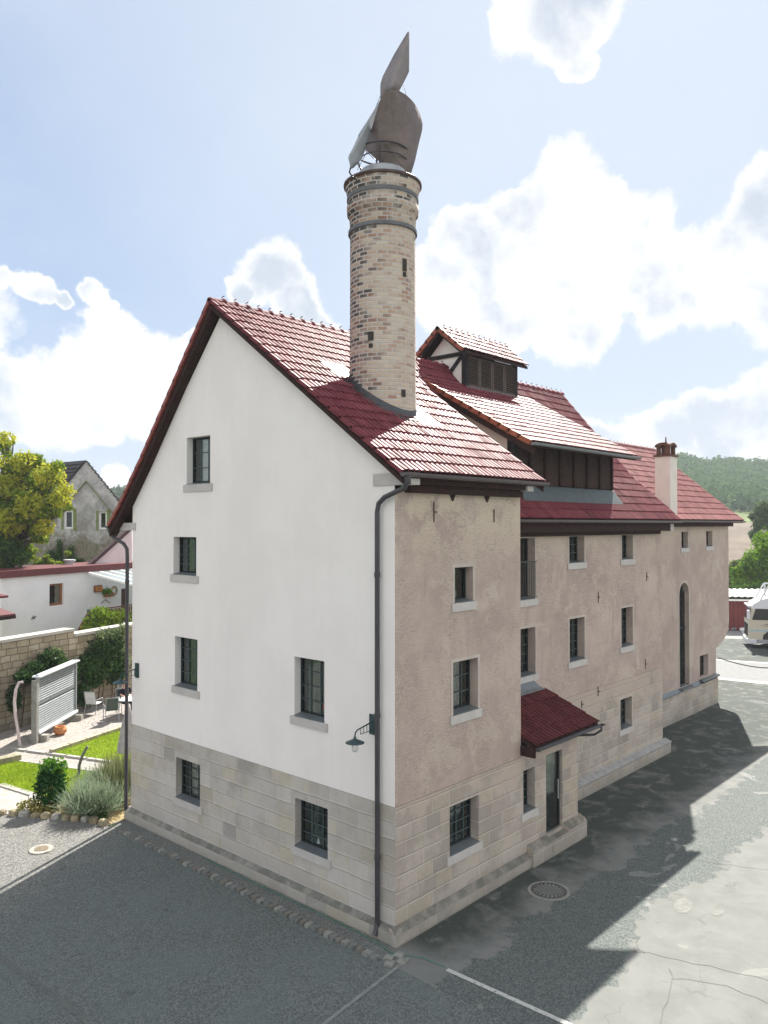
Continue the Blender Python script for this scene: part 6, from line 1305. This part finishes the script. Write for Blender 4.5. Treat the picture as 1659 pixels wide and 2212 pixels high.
tree('olive green tree between the brewery and the bright tree', (pt(1590, 1300, 84).x, pt(1590, 1300, 84).y, 0), pb_([(1590, 1225, 20, 0), (1585, 1260, 22, 0), (1580, 1240, 18, 0), (1612, 1215, 16, 0)], 84), 3000, .14, OL, 53, trunk_r=.2)
tree('dark tall tree against the brown slope at the right edge', (pt(1640, 1300, 105).x, pt(1640, 1300, 105).y, 0), pb_([(1642, 1130, 20, 0), (1650, 1100, 22, 0), (1632, 1155, 16, 0), (1665, 1120, 30, 0), (1625, 1115, 9, 0)], 105), 3600, .20, M_leaf('hazy_dark_leaf', (.04, .08, .04), (.14, .20, .09), .3), 55, trunk_r=.3)
t = thing('hedge', 'dense dark hedge growing along the back of the red shed', 'hedge', pt(1600, 1290, 72)); leaves('foliage', DKL, t, pb_([(1570+k*22, 1278+rnd.uniform(-5, 5), 17, 0) for k in range(9)], 72), 4200, .14, seed=57, shell=.3)
# brown slope behind
def slope(name, px, m_):
    v = [pt(x, y, d) for x, y, d in px]; o = mk(name, v, [(0, 1, 2, 3)], m_); return struct(o)
slope('field_slope', [(1380, 1300, 100), (1900, 1300, 100), (1900, 1128, 230), (1380, 1128, 230)], simple('brown_field', (.13, .105, .08), .95, .1, 0, .3, .09, .4))
slope('meadow', [(1380, 1129, 229), (1900, 1129, 229), (1900, 1085, 300), (1380, 1085, 300)], simple('meadow_green', (.11, .15, .05), .95, .1, 0, .3, .05))
# wooded hill
def hill_h(x, d):
    """top line of the wooded hill in picture rows at distance ~420"""
    return 1003+ (x-1470)*.13 if x > 1470 else 1003-(x-1470)*.02
hv = []; hf = []; nx, ny = 60, 16
for j in range(ny+1):
    f_ = j/ny; d = 260+f_*180
    for i in range(nx+1):
        x = 1250+i*(2300-1250)/nx; yt = 1005+max(0, (x-1480))*.10+4*math.sin(x*.03)+3*math.sin(x*.071); y = 1108+(yt-1108)*(f_**.85)
        hv.append(pt(x, y, d))
for j in range(ny):
    for i in range(nx): a = j*(nx+1)+i; hf.append((a, a+1, a+nx+2, a+nx+1))
hm_ = mk('hill', hv, hf, simple('hill_ground', (.06, .09, .03), .95)); struct(hm_)
hl = mk('hill', [pt(-400, 1150, 300), pt(500, 1150, 300), pt(500, 1085, 420), pt(-400, 1080, 420)], [(0, 1, 2, 3)], simple('hill_ground', (.06, .09, .03))); struct(hl)
def wood(name, label, spots, n_per, leaf, m_, seed):
    R_ = np.random.RandomState(seed); bl = []
    for (c, r) in spots: bl.append((c, (r, r, r*.95)))
    o = leaves(name, m_, None, bl, n_per*len(bl), leaf, seed=seed, shell=.75, up=.5); tag(o, label, 'wood', kind='stuff')
sp = []
for k in range(1150):
    i = rnd.random(); x = rnd.uniform(1430, 1800); f_ = i**.8; yt = 1005+max(0, (x-1480))*.10+4*math.sin(x*.03)+3*math.sin(x*.071); y = 1108+(yt-1108)*(f_**.85); sp.append((pt(x, y, 260+f_*180)+Vector((0, 0, 2.2)), rnd.uniform(3.0, 5.6)))
HW = M_leaf('forest_leaf', (.055, .11, .055), (.15, .23, .10), .2)
wood('wooded_hill', 'dense green wood covering the hill at the right horizon', sp, 62, .95, HW, 61)
sp = [(pt(rnd.uniform(225, 300), 1075+rnd.uniform(-4, 45), 330)+Vector((0, 0, 0)), rnd.uniform(3, 5)) for k in range(60)]+[(pt(256+rnd.uniform(-8, 6), 1066+rnd.uniform(-6, 6), 330), 2.6) for k in range(10)]
wood('wooded_hill', 'distant green treetops between the grey house and the white gable', sp, 70, .8, HW, 62)
# air
hz = G().box(-45, 520, -60, 480, -1.2, 75); hzo = hz.out('haze', mat('haze_air', lambda T: T.add('ShaderNodeEmission'))); hm = hzo.data.materials[0]; hm.node_tree.nodes.clear(); T_ = NT(hm.node_tree)
pv = T_.add('ShaderNodeVolumePrincipled', {'Color': (.86, .92, 1, 1), 'Density': .0004, 'Anisotropy': 0.0}); oo = T_.add('ShaderNodeOutputMaterial'); T_.l.new(pv.outputs[0], oo.inputs['Volume']); hzo['kind'] = 'stuff'; hzo['label'] = 'pale thin haze softening the distant hill'; hzo['category'] = 'haze'
